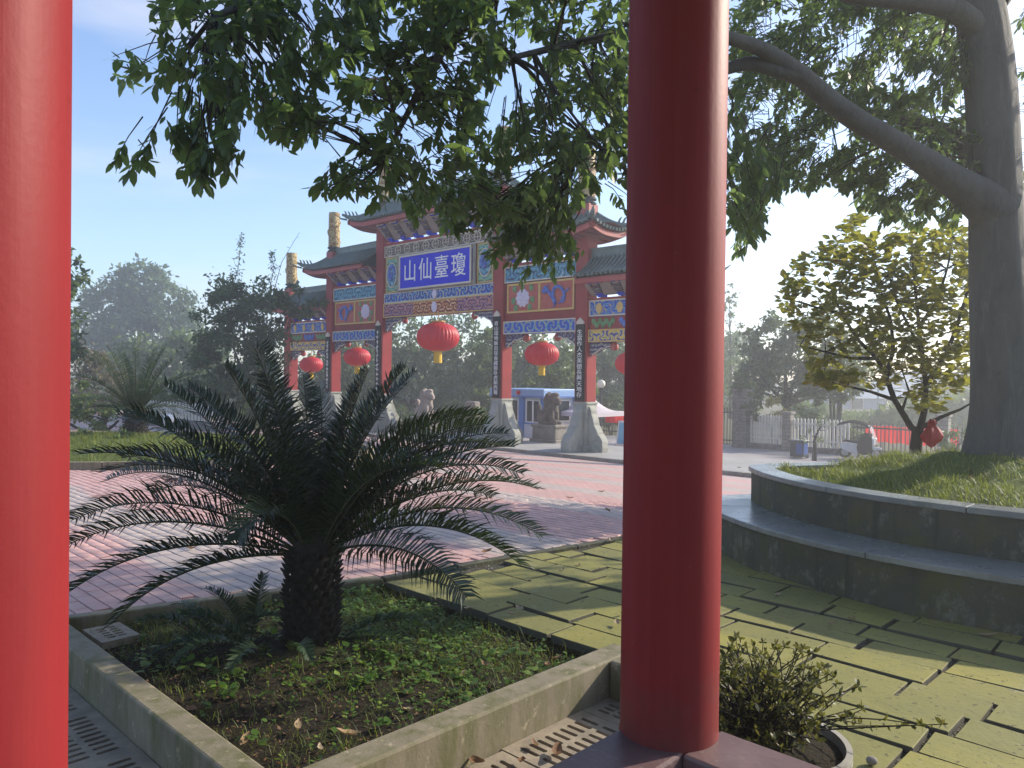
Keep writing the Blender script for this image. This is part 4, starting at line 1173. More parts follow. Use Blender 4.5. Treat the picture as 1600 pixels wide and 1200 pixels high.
# beams and painted bands
def bay(x0, x1, rows):
    for name, z0, z1, mat, th in rows:
        part(name, MB().span((x0, -th / 2, z0), (x1, th / 2, z1)), mat)
def edge_lines(x0, x1, z0, z1, y, mat=None, w=.045):
    mb = MB()
    mb.span((x0, y - .02, z1 - w), (x1, y + .03, z1)).span((x0, y - .02, z0), (x1, y + .03, z0 + w)).span((x0, y - .02, z0 + w), (x0 + w, y + .03, z1 - w)).span((x1 - w, y - .02, z0 + w), (x1, y + .03, z1 - w))
    return mb
def spandrel(xc, sgn, ztop, w, h):
    P = [(0, 0), (w, 0), (w, -.16), (w * .86, -.17), (w * .72, -.24), (w * .55, -.22), (w * .40, -.32), (w * .22, -.40), (w * .12, -h), (0, -h)]
    mb = MB(); mb.prism([(xc + sgn * p[0], ztop + p[1]) for p in P], 'y', -.10, .10)
    part('spandrel', mb, M['o_spandrel'])
    e = MB(); e.tube([(xc + sgn * p[0], -.11, ztop + p[1]) for p in P[2:9]], .025, 5)
    part('spandrel_edge', e, M['cream'])
    part('bracket_drop', MB().lathe([(.05, 0), (.13, .06), (.15, .16), (.10, .26), (.06, .30)], 10, (xc + sgn * (w + .10), 0, ztop - .31)), M['eave_red'], smooth=True)

h = CW / 2
# centre bay
x0, x1 = CX[2] + h, CX[3] - h
bay(x0, x1, [('lintel', 5.30, 5.95, M['o_multi'], .44), ('painted_band', 5.953, 6.42, M['o_blue2'], .36), ('beam', 6.423, 8.08, M['maroon'], .24), ('lattice_band', 8.09, 8.62, M['o_lattice'], .34), ('top_beam', 8.623, 8.74, M['maroon'], .40)])
part('band_edge', edge_lines(x0, x1, 5.30, 5.95, -.225), M['gilt']); part('band_edge', edge_lines(x0, x1, 5.96, 6.42, -.185), M['cream']); part('band_edge', edge_lines(x0, x1, 8.09, 8.62, -.175), M['cream'])
part('gold_field', MB().span((-1.45, -.235, 5.35), (1.45, -.22, 5.90)), M['o_multi_gold'])
for zc, s in ((5.62, .24), (6.18, .19)):
    md = MB(); md.prism([(s * .75 * math.cos(t), zc + s * math.sin(t)) for t in np.linspace(0, 2 * math.pi, 25)[:-1]], 'y', -.26, -.18)
    part('medallion', md, M['p_lilac'], bevel=.02)
for k in range(11):
    xc = x0 + .36 + k * (x1 - x0 - .72) / 10
    lt = MB(); lt.tube([(xc + .20 * math.cos(t), -.19, 8.355 + .20 * math.sin(t)) for t in np.linspace(0, 2 * math.pi, 17)], .022, 5, False)
    lt.tube([(xc - .19, -.19, 8.355), (xc + .19, -.19, 8.355)], .015, 4).tube([(xc, -.19, 8.17), (xc, -.19, 8.54)], .015, 4)
    part('lattice_ring', lt, M['cream'])
# name board
nb = part('name_board', MB().span((-2.32, -.30, 6.56), (2.32, -.12, 7.95)), M['sign_blue'])
part('board_frame', edge_lines(-2.40, 2.40, 6.48, 8.03, -.31, w=.075), M['cream'], nb)
part('board_frame', edge_lines(-2.62, 2.62, 6.43, 8.075, -.26, w=.16), M['pedestal'], nb)
for k, c in enumerate('山仙臺瓊'):
    text_mesh('lettering', c, 1.05, M['white_paint'], nb, (-1.62 + k * 1.08, -.305, 7.23), .012, .92)
for sgn in (-1, 1):
    xc = sgn * 3.10
    sp = part('side_panel', MB().span((xc - .46, -.16, 6.45), (xc + .46, -.115, 8.06)), M['o_green'])
    part('panel_frame', edge_lines(xc - .46, xc + .46, 6.45, 8.06, -.17, w=.05), M['gilt'], sp)
    om = MB(); om.prism([(xc + .36 * math.cos(t), 7.25 + .56 * math.sin(t)) for t in np.linspace(0, 2 * math.pi, 29)[:-1]], 'y', -.20, -.15)
    part('medallion', om, M['o_teal'], sp)
    om = MB(); om.tube([(xc + .36 * math.cos(t), -.20, 7.25 + .56 * math.sin(t)) for t in np.linspace(0, 2 * math.pi, 29)], .03, 6, False)
    part('medallion_rim', om, M['cream'], sp)
    om = MB(); om.tube([(xc + (.28 - .024 * k) * math.cos(k * .62), -.215, 7.25 + (.46 - .036 * k) * math.sin(k * .62)) for k in range(12)], .075, 6)
    part('relief', om, M['p_blue'], sp)
spandrel(x0, 1, 5.30, 1.25, .62); spandrel(x1, -1, 5.30, 1.25, .62)
# second bays
def flower(mb_f, leaves_, xc, zc, y):
    for ring, (n, r, s) in enumerate([(10, .27, .10), (8, .17, .09), (5, .07, .07)]):
        for k in range(n):
            t = 2 * math.pi * (k + .5 * ring) / n
            mb_f.ball((xc + r * math.cos(t), y - .02 * ring, zc - .02 + r * math.sin(t)), (s, .05, s), 7, 5)
    for dx, dz, a in ((-.44, .34, .6), (.44, .34, -.6), (-.50, -.12, .2), (.50, -.12, -.2), (-.36, -.40, -.5), (.36, -.40, .5), (0, .46, 0)):
        mb_l = MB(); leaves_.append(mb_l)
        for q in (-.35, 0, .35):
            mb_l.ball((xc + dx + .09 * q * 1.5, y, zc + dz + .05 * abs(q)), (.07, .03, .13), 6, 4)
def dragon(mb, xc, zc, y, sgn):
    pts = []
    for k in range(40):
        t = k / 39
        pts.append((xc + sgn * (.56 - 1.08 * t + .16 * math.sin(16 * t)), y, zc + .34 * math.sin(t * 13 + .4) * (1 - .2 * t)))
    mb.tube(pts, [.035 + .04 * math.sin(math.pi * min(1, i / 39 + .1)) for i in range(40)], 7)
    hx_, hz_ = pts[0][0], pts[0][2]
    mb.ball((hx_ + sgn * .05, y - .03, hz_ + .04), (.13, .07, .10), 8, 6)
    for k in (6, 13, 20, 27, 34):
        p = pts[k]; mb.tube([(p[0], y, p[2]), (p[0] + .10 * sgn, y - .02, p[2] - .14), (p[0] + .20 * sgn, y - .02, p[2] - .12)], [.03, .02, .01], 5)
    mb.tube([(hx_, y, hz_ + .08), (hx_ - sgn * .10, y, hz_ + .24), (hx_ - sgn * .20, y, hz_ + .26)], [.025, .018, .008], 5)
for sgn in (-1, 1):
    x0, x1 = sorted((sgn * (3.95 + h), sgn * (8.2 - h)))
    bay(x0, x1, [('lintel', 4.30, 4.80, M['o_blue'], .42), ('beam', 4.803, 6.30, M['maroon'], .22), ('painted_band', 6.303, 6.94, M['o_teal'], .36), ('top_beam', 6.943, 7.05, M['maroon'], .4)])
    part('band_edge', edge_lines(x0, x1, 4.30, 4.80, -.215), M['cream']); part('band_edge', edge_lines(x0, x1, 6.31, 6.94, -.185), M['cream'])
    pn = part('picture_panel', MB().span((x0 + .14, -.15, 5.12), (x1 - .14, -.105, 6.26)), M['p_red'])
    part('panel_frame', edge_lines(x0 + .14, x1 - .14, 5.12, 6.26, -.165, w=.07), M['gilt'], pn)
    xm = (x0 + x1) / 2
    part('panel_divider', MB().span((xm - .05, -.185, 5.19), (xm + .05, -.14, 6.19)), M['gilt'], pn)
    fx = xm - .88 * sgn * 1.0; dx = xm + .88 * sgn
    f_, l_ = MB(), []; flower(f_, l_, fx, 5.70, -.16)
    part('flower_relief', f_, M['p_lilac'], pn, True); [part('leaf_relief', q_, M['p_green'], pn, True) for q_ in l_]
    d_ = MB(); dragon(d_, dx, 5.70, -.17, -sgn); part('dragon_relief', d_, M['p_blue'], pn, True)
    spandrel(x0, 1, 4.30, .95, .50); spandrel(x1, -1, 4.30, .95, .50)
    # outer wings
    x0, x1 = sorted((sgn * (8.2 + h), sgn * (12.35 - h)))
    bay(x0, x1, [('lintel', 3.90, 4.34, M['o_yellow'], .40), ('beam', 4.343, 4.80, M['maroon'], .24), ('painted_band', 4.803, 5.38, M['o_wing'], .34), ('top_beam', 5.383, 5.46, M['maroon'], .38)])
    part('band_edge', edge_lines(x0, x1, 3.90, 4.34, -.205), M['gilt']); part('band_edge', edge_lines(x0, x1, 4.81, 5.38, -.175), M['cream'])
    for k in range(3):
        xc = x0 + (k + .5) * (x1 - x0) / 3
        cv = MB()
        for q in range(7): cv.ball((xc - .42 + q * .14, -.14, 4.57 + .06 * (-1) ** q), (.10, .05, .12), 6, 5)
        part('carved_panel', cv, M['p_blue'] if k % 2 else M['p_green'], smooth=True)
    for k in range(4):
        xc = x0 + (k + .5) * (x1 - x0) / 4
        part('medallion', MB().prism([(xc + .13 * math.cos(t), 5.09 + .19 * math.sin(t)) for t in np.linspace(0, 2 * math.pi, 17)[:-1]], 'y', -.20, -.16), M['gilt'])
    spandrel(x0, 1, 3.90, .90, .46); spandrel(x1, -1, 3.90, .90, .46)

# bracket sets, eaves and tiled roofs
def brackets(x0, x1, z0, z1, n, depth):
    H = z1 - z0
    part('cove_board', MB().add([(x0, -.06, z0 + .18 * H), (x1, -.06, z0 + .18 * H), (x1, -depth * .8, z1), (x0, -depth * .8, z1), (x0, -.03, z0 + .18 * H), (x1, -.03, z0 + .18 * H), (x1, -depth * .8 + .04, z1), (x0, -depth * .8 + .04, z1)],
         [[0, 1, 2, 3], [7, 6, 5, 4], [0, 4, 5, 1], [3, 2, 6, 7], [0, 3, 7, 4], [1, 5, 6, 2]]), M['cove'])
    part('cove_board', MB().add([(x0, .06, z0 + .18 * H), (x1, .06, z0 + .18 * H), (x1, depth * .8, z1), (x0, depth * .8, z1), (x0, .03, z0 + .18 * H), (x1, .03, z0 + .18 * H), (x1, depth * .8 - .04, z1), (x0, depth * .8 - .04, z1)],
         [[0, 1, 2, 3], [7, 6, 5, 4], [0, 4, 5, 1], [3, 2, 6, 7], [0, 3, 7, 4], [1, 5, 6, 2]]), M['cove'])
    for k in range(n):
        xc = x0 + (k + .5) * (x1 - x0) / n; w = (x1 - x0) / n
        for q in range(4):
            t = (q + .5) / 4; ww = w * (.16 + .44 * t); d = depth * (.12 + .68 * t)
            mb = MB(); mb.box((xc, 0, z0 + H * t), (ww, d * 2, H * .15))
            mb.box((xc - ww * .42, -d, z0 + H * (t + .09)), (w * .10, .10, H * .08)).box((xc + ww * .42, -d, z0 + H * (t + .09)), (w * .10, .10, H * .08))
            part('bracket_arm', mb, (M['sign_blue'], M['p_shaded'], M['p_shaded'], M['sign_blue'])[q])
        part('bracket_edge', MB().box((xc, -depth * .82, z0 + H * .83), (w * .58, .03, H * .05)), M['cream'])

def roof(x0, x1, zc, d, rise, hipL, hipR, curl=.26, fas=.20):
    """hip roof on a rectangle x0..x1, -d..d; upturned corners at the hipped ends"""
    def z(x, y):
        e = d - abs(y)
        if hipL: e = min(e, (x - x0) * 1.0)
        if hipR: e = min(e, (x1 - x) * 1.0)
        t = max(0, min(1, e / d))
        zz = zc + rise * (.55 * t + .45 * t * t)
        for on, xe in ((hipL, x0), (hipR, x1)):
            if on:
                cx_ = max(0, 1 - abs(x - xe) / 1.5); cy_ = max(0, (abs(y) / d - .15) / .85)
                zz += curl * (cx_ ** 2) * (cy_ ** 2)
        return zz
    xs_ = np.linspace(x0, x1, int((x1 - x0) / .2) + 2); ys_ = np.linspace(-d, d, 17)
    nx_, ny_ = len(xs_), len(ys_)
    V = [(x, y, z(x, y)) for y in ys_ for x in xs_] + [(x, y, z(x, y) - .07) for y in ys_ for x in xs_]
    F = []
    o2 = nx_ * ny_
    for j in range(ny_ - 1):
        for i in range(nx_ - 1):
            a = j * nx_ + i
            F.append([a, a + 1, a + nx_ + 1, a + nx_]); F.append([o2 + a, o2 + a + nx_, o2 + a + nx_ + 1, o2 + a + 1])
    rf = part('roof', MB().add(V, F), M['tile_dark'])
    # tile ribs
    tr = MB(); step = .19
    n = int((x1 - x0) / step)
    for k in range(n + 1):
        x = x0 + .05 + k * (x1 - x0 - .1) / n
        for s in (-1, 1):
            ymax = d
            if hipL: ymax = min(ymax, d)
            e = 1e9
            if hipL: e = min(e, x - x0)
            if hipR: e = min(e, x1 - x)
            y_in = max(.02, d - e)
            if d - y_in < .08: continue
            ys2 = np.linspace(d + .04, y_in, 6)
            tr.tube([(x, s * y, z(x, s * min(y, d)) + .03) for y in ys2], .062, 5)
    for on, xe, dirn in ((hipL, x0, 1), (hipR, x1, -1)):
        if not on: continue
        m = int(2 * d / step)
        for k in range(m + 1):
            y = -d + .05 + k * (2 * d - .1) / m
            L = d - abs(y)
            if L < .08: continue
            tr.tube([(xe + dirn * q, y, z(xe + dirn * max(q, 0), y) + .03) for q in np.linspace(-.04, L, 6)], .062, 5)
    tag(part('roof_tile', tr, M['tile'], rf), kind='stuff')
    # fascia and soffit
    pth = [(x, -d, 0) for x in xs_]
    fa = MB()
    def strip(pts, nrm):
        V = []; F = []
        for (x, y) in pts:
            zz = z(x, y) - .07
            V += [(x, y, zz), (x + nrm[0] * .10, y + nrm[1] * .10, zz), (x + nrm[0] * .10, y + nrm[1] * .10, zz - fas), (x, y, zz - fas)]
        m = len(pts)
        for k in range(m - 1):
            for q in range(4):
                F.append([4 * k + q, 4 * k + (q + 1) % 4, 4 * k + 4 + (q + 1) % 4, 4 * k + 4 + q])
        fa.add(V, F)
    strip([(x, -d + .05) for x in xs_], (0, 1)); strip([(x, d - .05) for x in xs_], (0, -1))
    if hipL: strip([(x0 + .05, y) for y in ys_], (1, 0))
    if hipR: strip([(x1 - .05, y) for y in ys_], (-1, 0))
    part('eave_fascia', fa, M['eave_red'], rf)
    so = MB()
    V = [(x, y, z(x, y * .0 + (-d if y < 0 else d)) * 0 + min(z(x, -d), z(x, d)) - .16 + .12 * (1 - abs(y) / d)) for y in (-d + .1, -d * .5, 0, d * .5, d - .1) for x in xs_]
    so.add(V, [[j * nx_ + i, j * nx_ + i + 1, (j + 1) * nx_ + i + 1, (j + 1) * nx_ + i] for j in range(4) for i in range(nx_ - 1)])
    part('soffit', so, M['maroon'], rf)
    ra = MB(); nr = int((x1 - x0) / .35)
    for k in range(nr + 1):
        x = x0 + .15 + k * (x1 - x0 - .3) / nr
        ra.box((x, 0, min(z(x, -d), z(x, d)) - .19), (.09, 2 * d - .25, .07))
    part('rafter_row', ra, M['eave_red'], rf)
    # ridge with end ornaments
    ra_, rb = (x0 + d if hipL else x0), (x1 - d if hipR else x1)
    rd = MB(); rd.box(((ra_ + rb) / 2, 0, zc + rise + .10), (rb - ra_ + .2, .16, .30)).box(((ra_ + rb) / 2, 0, zc + rise + .27), (rb - ra_ + .3, .22, .06))
    part('ridge', rd, M['tile'], rf)
    for on, xe, dirn in ((hipL, x0, 1), (hipR, x1, -1)):
        if not on: continue
        for s in (-1, 1):
            hp = [(xe + dirn * q * d, s * (d - q * d), z(xe + dirn * q * d, s * (d - q * d)) + .08) for q in np.linspace(0, 1, 10)]
            hp = [(xe - dirn * .16, s * (d + .16), hp[0][2] + .10)] + hp
            part('hip_ridge', MB().tube(hp, [.05] + [.09] * 10, 6), M['tile'], rf, True)
            c = hp[1]
            orn_ = MB()
            for q in range(4):
                orn_.tube([(c[0] + dirn * .12 * q, c[1] - s * .12 * q, c[2]), (c[0] + dirn * (.12 * q - .05), c[1] - s * (.12 * q - .05), c[2] + .18 + .04 * (q == 0)), (c[0] + dirn * (.12 * q - .10), c[1] - s * (.12 * q - .08), c[2] + .26)], [.05, .04, .015], 5)
            orn_.tube([(c[0], c[1], c[2] - .15), (c[0] - dirn * .2, c[1] + s * .2, c[2] - .10), (c[0] - dirn * .34, c[1] + s * .34, c[2] + .06)], [.05, .04, .012], 5)
            part('corner_ornament', orn_, M['tile'], rf, True)
        c = (ra_ if dirn > 0 else rb, 0, zc + rise + .25)
        part('ridge_ornament', MB().tube([(c[0], 0, c[2] - .2), (c[0] - dirn * .15, 0, c[2] + .2), (c[0] + dirn * .05, 0, c[2] + .45), (c[0] + dirn * .2, 0, c[2] + .38)], [.14, .13, .08, .03], 7), M['tile'], rf, True)
    return rf
brackets(CX[2] + h, CX[3] - h, 8.74, 9.62, 8, 1.0)
roof(CX[2] - 1.25, CX[3] + 1.25, 9.72, 1.25, .95, True, True)
for sgn in (-1, 1):
    a, b = sorted((sgn * (3.95 + h), sgn * (8.2 - h)))
    brackets(a, b, 7.05, 7.75, 4, .9)
    if sgn > 0: roof(3.95 + h, 8.2 + 1.15, 7.85, 1.15, .85, False, True)
    else: roof(-8.2 - 1.15, -3.95 - h, 7.85, 1.15, .85, True, False)
    a, b = sorted((sgn * (8.2 + h), sgn * (12.35 - h)))
    brackets(a, b, 5.46, 6.05, 4, .8)
    if sgn > 0: roof(8.2 + h, 12.35 + .45, 6.15, 1.05, .8, False, True, .12)
    else: roof(-12.35 - .45, -8.2 - h, 6.15, 1.05, .8, True, False, .12)

# couplet boards
def board(x, z0, z1, text):
    bo = part('couplet_board', MB().span((x - .20, -.345, z0), (x + .20, -.285, z1)), M['plaque'], bevel=.01)
    n = len(text) if text else 13; dz = (z1 - z0 - .3) / n
    if text:
        for k, c in enumerate(text):
            text_mesh('lettering', c, min(.27, dz * 1.0), M['white_paint'], bo, (x, -.35, z1 - .2 - dz * (k + .5)), .006, 1.25)
    else:
        for k in range(n):
            mb = MB(); mb.box((x, -.352, z1 - .2 - dz * (k + .5)), (.03, .012, .16)).box((x, -.352, z1 - .2 - dz * (k + .5)), (.15, .012, .025))
            for q in range(3):
                zz = z1 - .2 - dz * (k + .5) + random.uniform(-.08, .08); w = random.uniform(.03, .09)
                mb.box((x + random.uniform(-.05, .05), -.352, zz), (w * 2, .012, .022), ry=random.choice([0, .3, -.5, 1.5]))
            part('lettering', mb, M['white_paint'], bo)
    tp = MB(); tp.prism([(x - .17, z1), (x + .17, z1), (x + .15, z1 + .10), (x, z1 + .24), (x - .15, z1 + .10)], 'y', -.345, -.285)
    part('board_crest', tp, M['cream'], bo)
board(CX[3], 1.80, 5.02, '青山環地脉出昆侖藏龍卧虎鎮西蜀')
board(CX[4], 1.80, 4.55, '生當作人杰美德長興天地存')
board(CX[2], 1.80, 4.95, None)
board(CX[1], 1.80, 4.55, None)

# ------------------------------------------------------------------ lanterns hung in the bays
def lantern(lx, ztop, D, label):
    wx, wy = gx + math.cos(RZ) * lx, gy + math.sin(RZ) * lx
    H = D * .68
    root = tag(empty('red_lantern', (wx, wy, GB + ztop)), label, 'lantern', 'lanterns hung under the archway')
    prof = []
    for k in range(15):
        t = math.pi * (.06 + .88 * k / 14)
        prof.append((D / 2 * math.sin(t) ** .8, -H / 2 - .35 + H / 2 * math.cos(t)))
    MB().lathe(prof[::-1], 144, rib=.016, ribn=36).build('lantern_body', M['lantern'], root, smooth=True)
    MB().lathe([(D * .14, 0), (D * .17, .04), (D * .17, .08)], 20, (0, 0, -.36)).build('collar', M['gilt'], root)
    MB().lathe([(D * .12, 0), (D * .15, .05), (D * .14, .08)], 20, (0, 0, -.38 - H)).build('collar', M['gilt'], root)
    t = MB()
    for k in range(18):
        a = 2 * math.pi * k / 18; r = D * .085
        t.tube([(r * .95 * math.cos(a), r * .95 * math.sin(a), -.38 - H), (r * math.cos(a), r * math.sin(a), -.38 - H - D * .26)], [D * .016, D * .018], 5)
    t.build('tassel', M['tassel'], root)
    MB().tube([(0, 0, .02), (0, 0, -.33)], .018, 6).build('cord', M['gilt'], root)
lantern(0, 5.30, 1.84, 'largest red lantern with yellow tassel, under the blue name board')
lantern(6.08, 4.30, 1.30, 'red lantern with yellow tassel in front of the blue booth')
lantern(-6.08, 4.30, 1.30, 'red lantern with yellow tassel in the bay over the cycad, next to the largest lantern')
lantern(10.27, 3.90, 1.20, 'red lantern in the outer bay above the white tent')
lantern(-10.27, 3.90, 1.20, 'red lantern in the far outer bay half hidden by cycad fronds')

# ================================================================== ground plants
def blades(P, L, W, lean, mat, name, parent=None, rndmu=.5):
    n = len(P)
    th = rng.uniform(0, 2 * math.pi, n); D = np.stack([np.cos(th) * lean, np.sin(th) * lean, np.ones(n)], 1) * 1.0
    D[:, :2] *= rng.uniform(.3, 1.5, (n, 1))
    Nn = np.stack([np.cos(th), np.sin(th), np.zeros(n)], 1)
    D = unit(D); S = unit(np.cross(D, Nn + rand_dirs(n) * .3))
    L = L[:, None]; W = W[:, None]
    mid = P + D * L * .6; tip = P + D * L + Nn * L * .35 * rng.uniform(.2, 1.2, (n, 1)) - np.array([0, 0, 1]) * L * .12
    V = np.stack([P - S * W * .5, P + S * W * .5, mid + S * W * .35, mid - S * W * .35, tip], 1).reshape(-1, 3)
    F = (np.array([[0, 1, 2], [0, 2, 3], [3, 2, 4]])[None] + 5 * np.arange(n)[:, None, None]).reshape(-1, 3)
    return mesh_from(name, V, F, mat, parent, attr=np.repeat(np.clip(rng.normal(rndmu, .28, n), 0, 1), 5))

# grass on the mound
pts = []
while len(pts) < 17000:
    x, y = rng.uniform(-2.7, 2.2), rng.uniform(-2.7, 1.2)
    if (x * x + y * y) > 2.62 ** 2 or y > .60 + .25 * (x + 2.43): continue
    pch = math.sin(x * 3.1 + 1) * math.sin(y * 2.7 + x) + .4 * math.sin(x * 8 + y * 6)
    rt = math.hypot(x - TR[0], y - TR[1])
    if rt < .38 or pch < -.5 + rng.uniform(-.3, .3): continue
    if rt < .9 and rng.uniform() < .5: continue
    pts.append((x + RC[0], y + RC[1], mound_z(x, y) - .005))
P = np.array(pts)
g = blades(P, rng.uniform(.035, .11, len(P)), rng.uniform(.004, .008, len(P)), .75, M['grass'], 'mound_grass'); tag(g, 'bright patchy grass covering the mound in the round bed', 'grass', kind='stuff')
# grass on the lawn island
pts = []
while len(pts) < 11000:
    x, y = rng.uniform(-2.5, 5.4), rng.uniform(-2.8, 2.8)
    if (x / 5.4) ** 2 + (y / 2.8) ** 2 > 1: continue
    pts.append((x + isl_c[0], y + isl_c[1], isl_z(x, y) - .01))
P = np.array(pts)
g = blades(P, rng.uniform(.05, .16, len(P)), rng.uniform(.010, .018, len(P)), .6, M['grass'], 'lawn_grass'); tag(g, 'sunlit green grass of the lawn island', 'grass', kind='stuff')

# weeds, fine grass and litter in the planting bed
cR, sR = math.cos(RZ), math.sin(RZ)
def LB(a, b, z): return (a * cR - b * sR, a * sR + b * cR, z)
wp = []
while len(wp) < 1500:
    a, b = rng.uniform(-5.3, -2.75), rng.uniform(1.6, 3.55)
    dens = math.exp(-((a + 4.05) ** 2 / .9 + (b - 3.05) ** 2 / .30)) * 1.35 + .05 + .25 * math.exp(-((a + 4.4) ** 2 / .5 + (b - 2.0) ** 2 / .1)) + .25 * math.exp(-((b - 2.6) ** 2 / .2 + (a + 3.1) ** 2 / .25))
    if rng.uniform() > dens: continue
    wp.append((a, b))
P = []; D = []; Nn = []; L = []
for a, b in wp:
    base = np.array(LB(a, b, -.085)); k = rng.integers(4, 8); hh = rng.uniform(.02, .09); big = rng.uniform() < .11
    for j in range(k):
        th = rng.uniform(0, 2 * math.pi); o_ = np.array([math.cos(th), math.sin(th), 0])
        P.append(base + np.array([0, 0, hh * rng.uniform(.4, 1)]) + o_ * .012); D.append(o_ + np.array([0, 0, rng.uniform(-.1, .7)])); Nn.append(np.array([0, 0, 1]) + rng.normal(size=3) * .25)
        L.append(rng.uniform(.04, .065) if big else rng.uniform(.012, .032))
P, D, Nn, L = map(np.array, (P, D, Nn, L))
V, F = leaf_mesh(P, D, Nn, L, L * .62, .2)
g = mesh_from('broadleaf_weeds', V, F, M['weed'], attr=np.repeat(np.clip(rng.normal(.55, .25, len(L)), 0, 1), 6)); tag(g, 'low broad leaved weeds growing in the planting bed', 'weeds', kind='stuff')
pts = []
while len(pts) < 11000:
    a, b = rng.uniform(-5.35, -2.7), rng.uniform(1.55, 3.58)
    dens = .16 + .9 * math.exp(-((a + 3.9) ** 2 / 1.2 + (b - 3.2) ** 2 / .25)) + .5 * math.exp(-((a + 5.0) ** 2 / .25 + (b - 2.1) ** 2 / .4)) + .3 * max(0, math.sin(a * 5) * math.sin(b * 6))
    if rng.uniform() > dens: continue
    pts.append(LB(a, b, -.09 + .02 * rng.uniform()))
P = np.array(pts)
g = blades(P, rng.uniform(.02, .085, len(P)) * np.where(rng.uniform(size=len(P)) < .06, 2.4, 1), rng.uniform(.0025, .005, len(P)), .8, M['grass'], 'bed_grass', rndmu=.3); tag(g, 'fine short grass scattered over the planting bed soil', 'grass', kind='stuff')
# crumbs of litter on the soil
n = 2600
P = np.array([LB(rng.uniform(-5.35, -2.7), rng.uniform(1.55, 3.55), -.075 + rng.uniform(0, .02)) for _ in range(n)])
V, F = quad_leaf(P, rand_dirs(n) * np.array([1, 1, .35]), np.tile([0, 0, 1.], (n, 1)) + rng.normal(size=(n, 3)) * .4, rng.uniform(.008, .03, n), rng.uniform(.004, .016, n))
g = mesh_from('soil_litter', V, F, M['deadleaf'], attr=np.repeat(rng.uniform(0, .35, n), 4)); tag(g, 'crumbs of dry leaf litter lying on the planting bed soil', 'litter', kind='stuff')
# grit and litter in the slab joints
n = 6000; gp = []
while len(gp) < n:
    x, y = rng.uniform(-1, 4), rng.uniform(2.9, 8.2)
    u_, v_ = uv(x, y)
    if v_ < (2.2 if u_ < 1.8 else 3.65) or y > bnd(x) or math.hypot(x - RC[0], y - RC[1]) < 3.3: continue
    gp.append((x, y, -.022 + rng.uniform(0, .006)))
V, F = quad_leaf(np.array(gp), rand_dirs(n) * np.array([1, 1, .4]), np.tile([0, 0, 1.], (n, 1)) + rng.normal(size=(n, 3)) * .5, rng.uniform(.008, .02, n), rng.uniform(.006, .014, n))
g = mesh_from('joint_grit', V, F, M['pedestal']); tag(g, 'pale grit filling the joints between the mossy slabs', 'grit', kind='stuff')
# moss tufts and grass in the joints next to the round bed
pts = []
while len(pts) < 900:
    th = rng.uniform(math.pi * .95, math.pi * 1.5); r = 3.30 + abs(rng.normal(0, .03)); x, y = RC[0] + r * math.cos(th), RC[1] + r * math.sin(th)
    pts.append((x, y, -.03))
P = np.array(pts)
g = blades(P, rng.uniform(.015, .05, len(P)), rng.uniform(.003, .005, len(P)), .8, M['grass'], 'joint_grass', rndmu=.25); tag(g, 'tiny grass tufts along the foot of the round bed', 'grass', kind='stuff')

# fallen leaves
def fallen(x, y, z, L, label, group, tone, rz=None, curl=.5):
    n = 7; V = []; F = []
    for i in range(n):
        t = i / (n - 1); w = L * .21 * math.sin(math.pi * t) ** .9 * random.uniform(.75, 1.15) + .001
        zc = L * curl * (t - .45) ** 2 * 1.6 + L * random.uniform(-.02, .03)
        V += [(L * (t - .5), -w, zc + w * .5), (L * (t - .5), 0, zc), (L * (t - .5), w, zc + w * .7)]
    for i in range(n - 1):
        for k in range(2): F.append([3 * i + k, 3 * i + 3 + k, 3 * i + 4 + k, 3 * i + 1 + k])
    o = mesh_from('fallen_leaf', V, F, M['deadleaf'], loc=(x, y, z), smooth=True, attr=[tone] * len(V))
    o.rotation_euler = (random.uniform(-.3, .3), random.uniform(-.2, .2), rz if rz is not None else random.uniform(0, 6.28))
    return tag(o, label, 'leaf', group)
for px, py, L, tone in [(812, 952, .10, .95), (800, 960, .09, .9), (905, 883, .07, .8), (880, 890, .06, .9), (965, 975, .09, .9), (975, 958, .08, .95), (730, 952, .09, .95), (1330, 968, .08, .8), (1545, 995, .12, .85), (1215, 930, .08, .9), (1300, 975, .07, .7), (955, 845, .10, .9), (975, 838, .10, 1.0)]:
    p = at_z(px, py, .012); fallen(p.x, p.y, .012, L, 'dry curled leaf lying on the mossy slab paving', 'fallen leaves on the slabs', tone)
for px, py, L, tone in [(545, 1148, .12, .75), (382, 1158, .09, .6), (500, 1170, .06, .95), (300, 1110, .09, .3), (720, 1055, .09, .85), (760, 1040, .10, .6), (870, 1030, .10, .2), (855, 1040, .09, .3), (680, 950, .09, .9), (640, 1085, .07, .7), (465, 1135, .08, .8), (640, 1110, .07, .9)]:
    p = at_z(px, py, -.06); fallen(p.x, p.y, -.06, L, 'dry curled leaf lying on the planting bed soil', 'fallen leaves on the soil', tone)
for px, py, L, tone in [(870, 1178, .12, .08), (745, 1192, .10, .1), (815, 1192, .08, .05), (835, 1165, .07, .2)]:
    p = at_z(px, py, FL + .015); fallen(p.x, p.y, FL + .018, L, 'reddish dead leaf lying on a slotted drain cover', 'fallen leaves on the drain covers', tone)
for k_ in range(9):
    a_, r_ = rng.uniform(3.4, 5.0), rng.uniform(.6, 2.3); x_, y_ = RC[0] + r_ * math.cos(a_), RC[1] + r_ * math.sin(a_)
    fallen(x_, y_, mound_z(x_ - RC[0], y_ - RC[1]) + .02, .09, 'small brown dead leaf lying in the mound grass of the round bed', 'fallen leaves on the mound', random.uniform(0, .4))
p = at_z(1575, 765, .70); fallen(p.x, p.y, .70, .14, 'large tan dead leaf lying in the mound grass', None, .55)
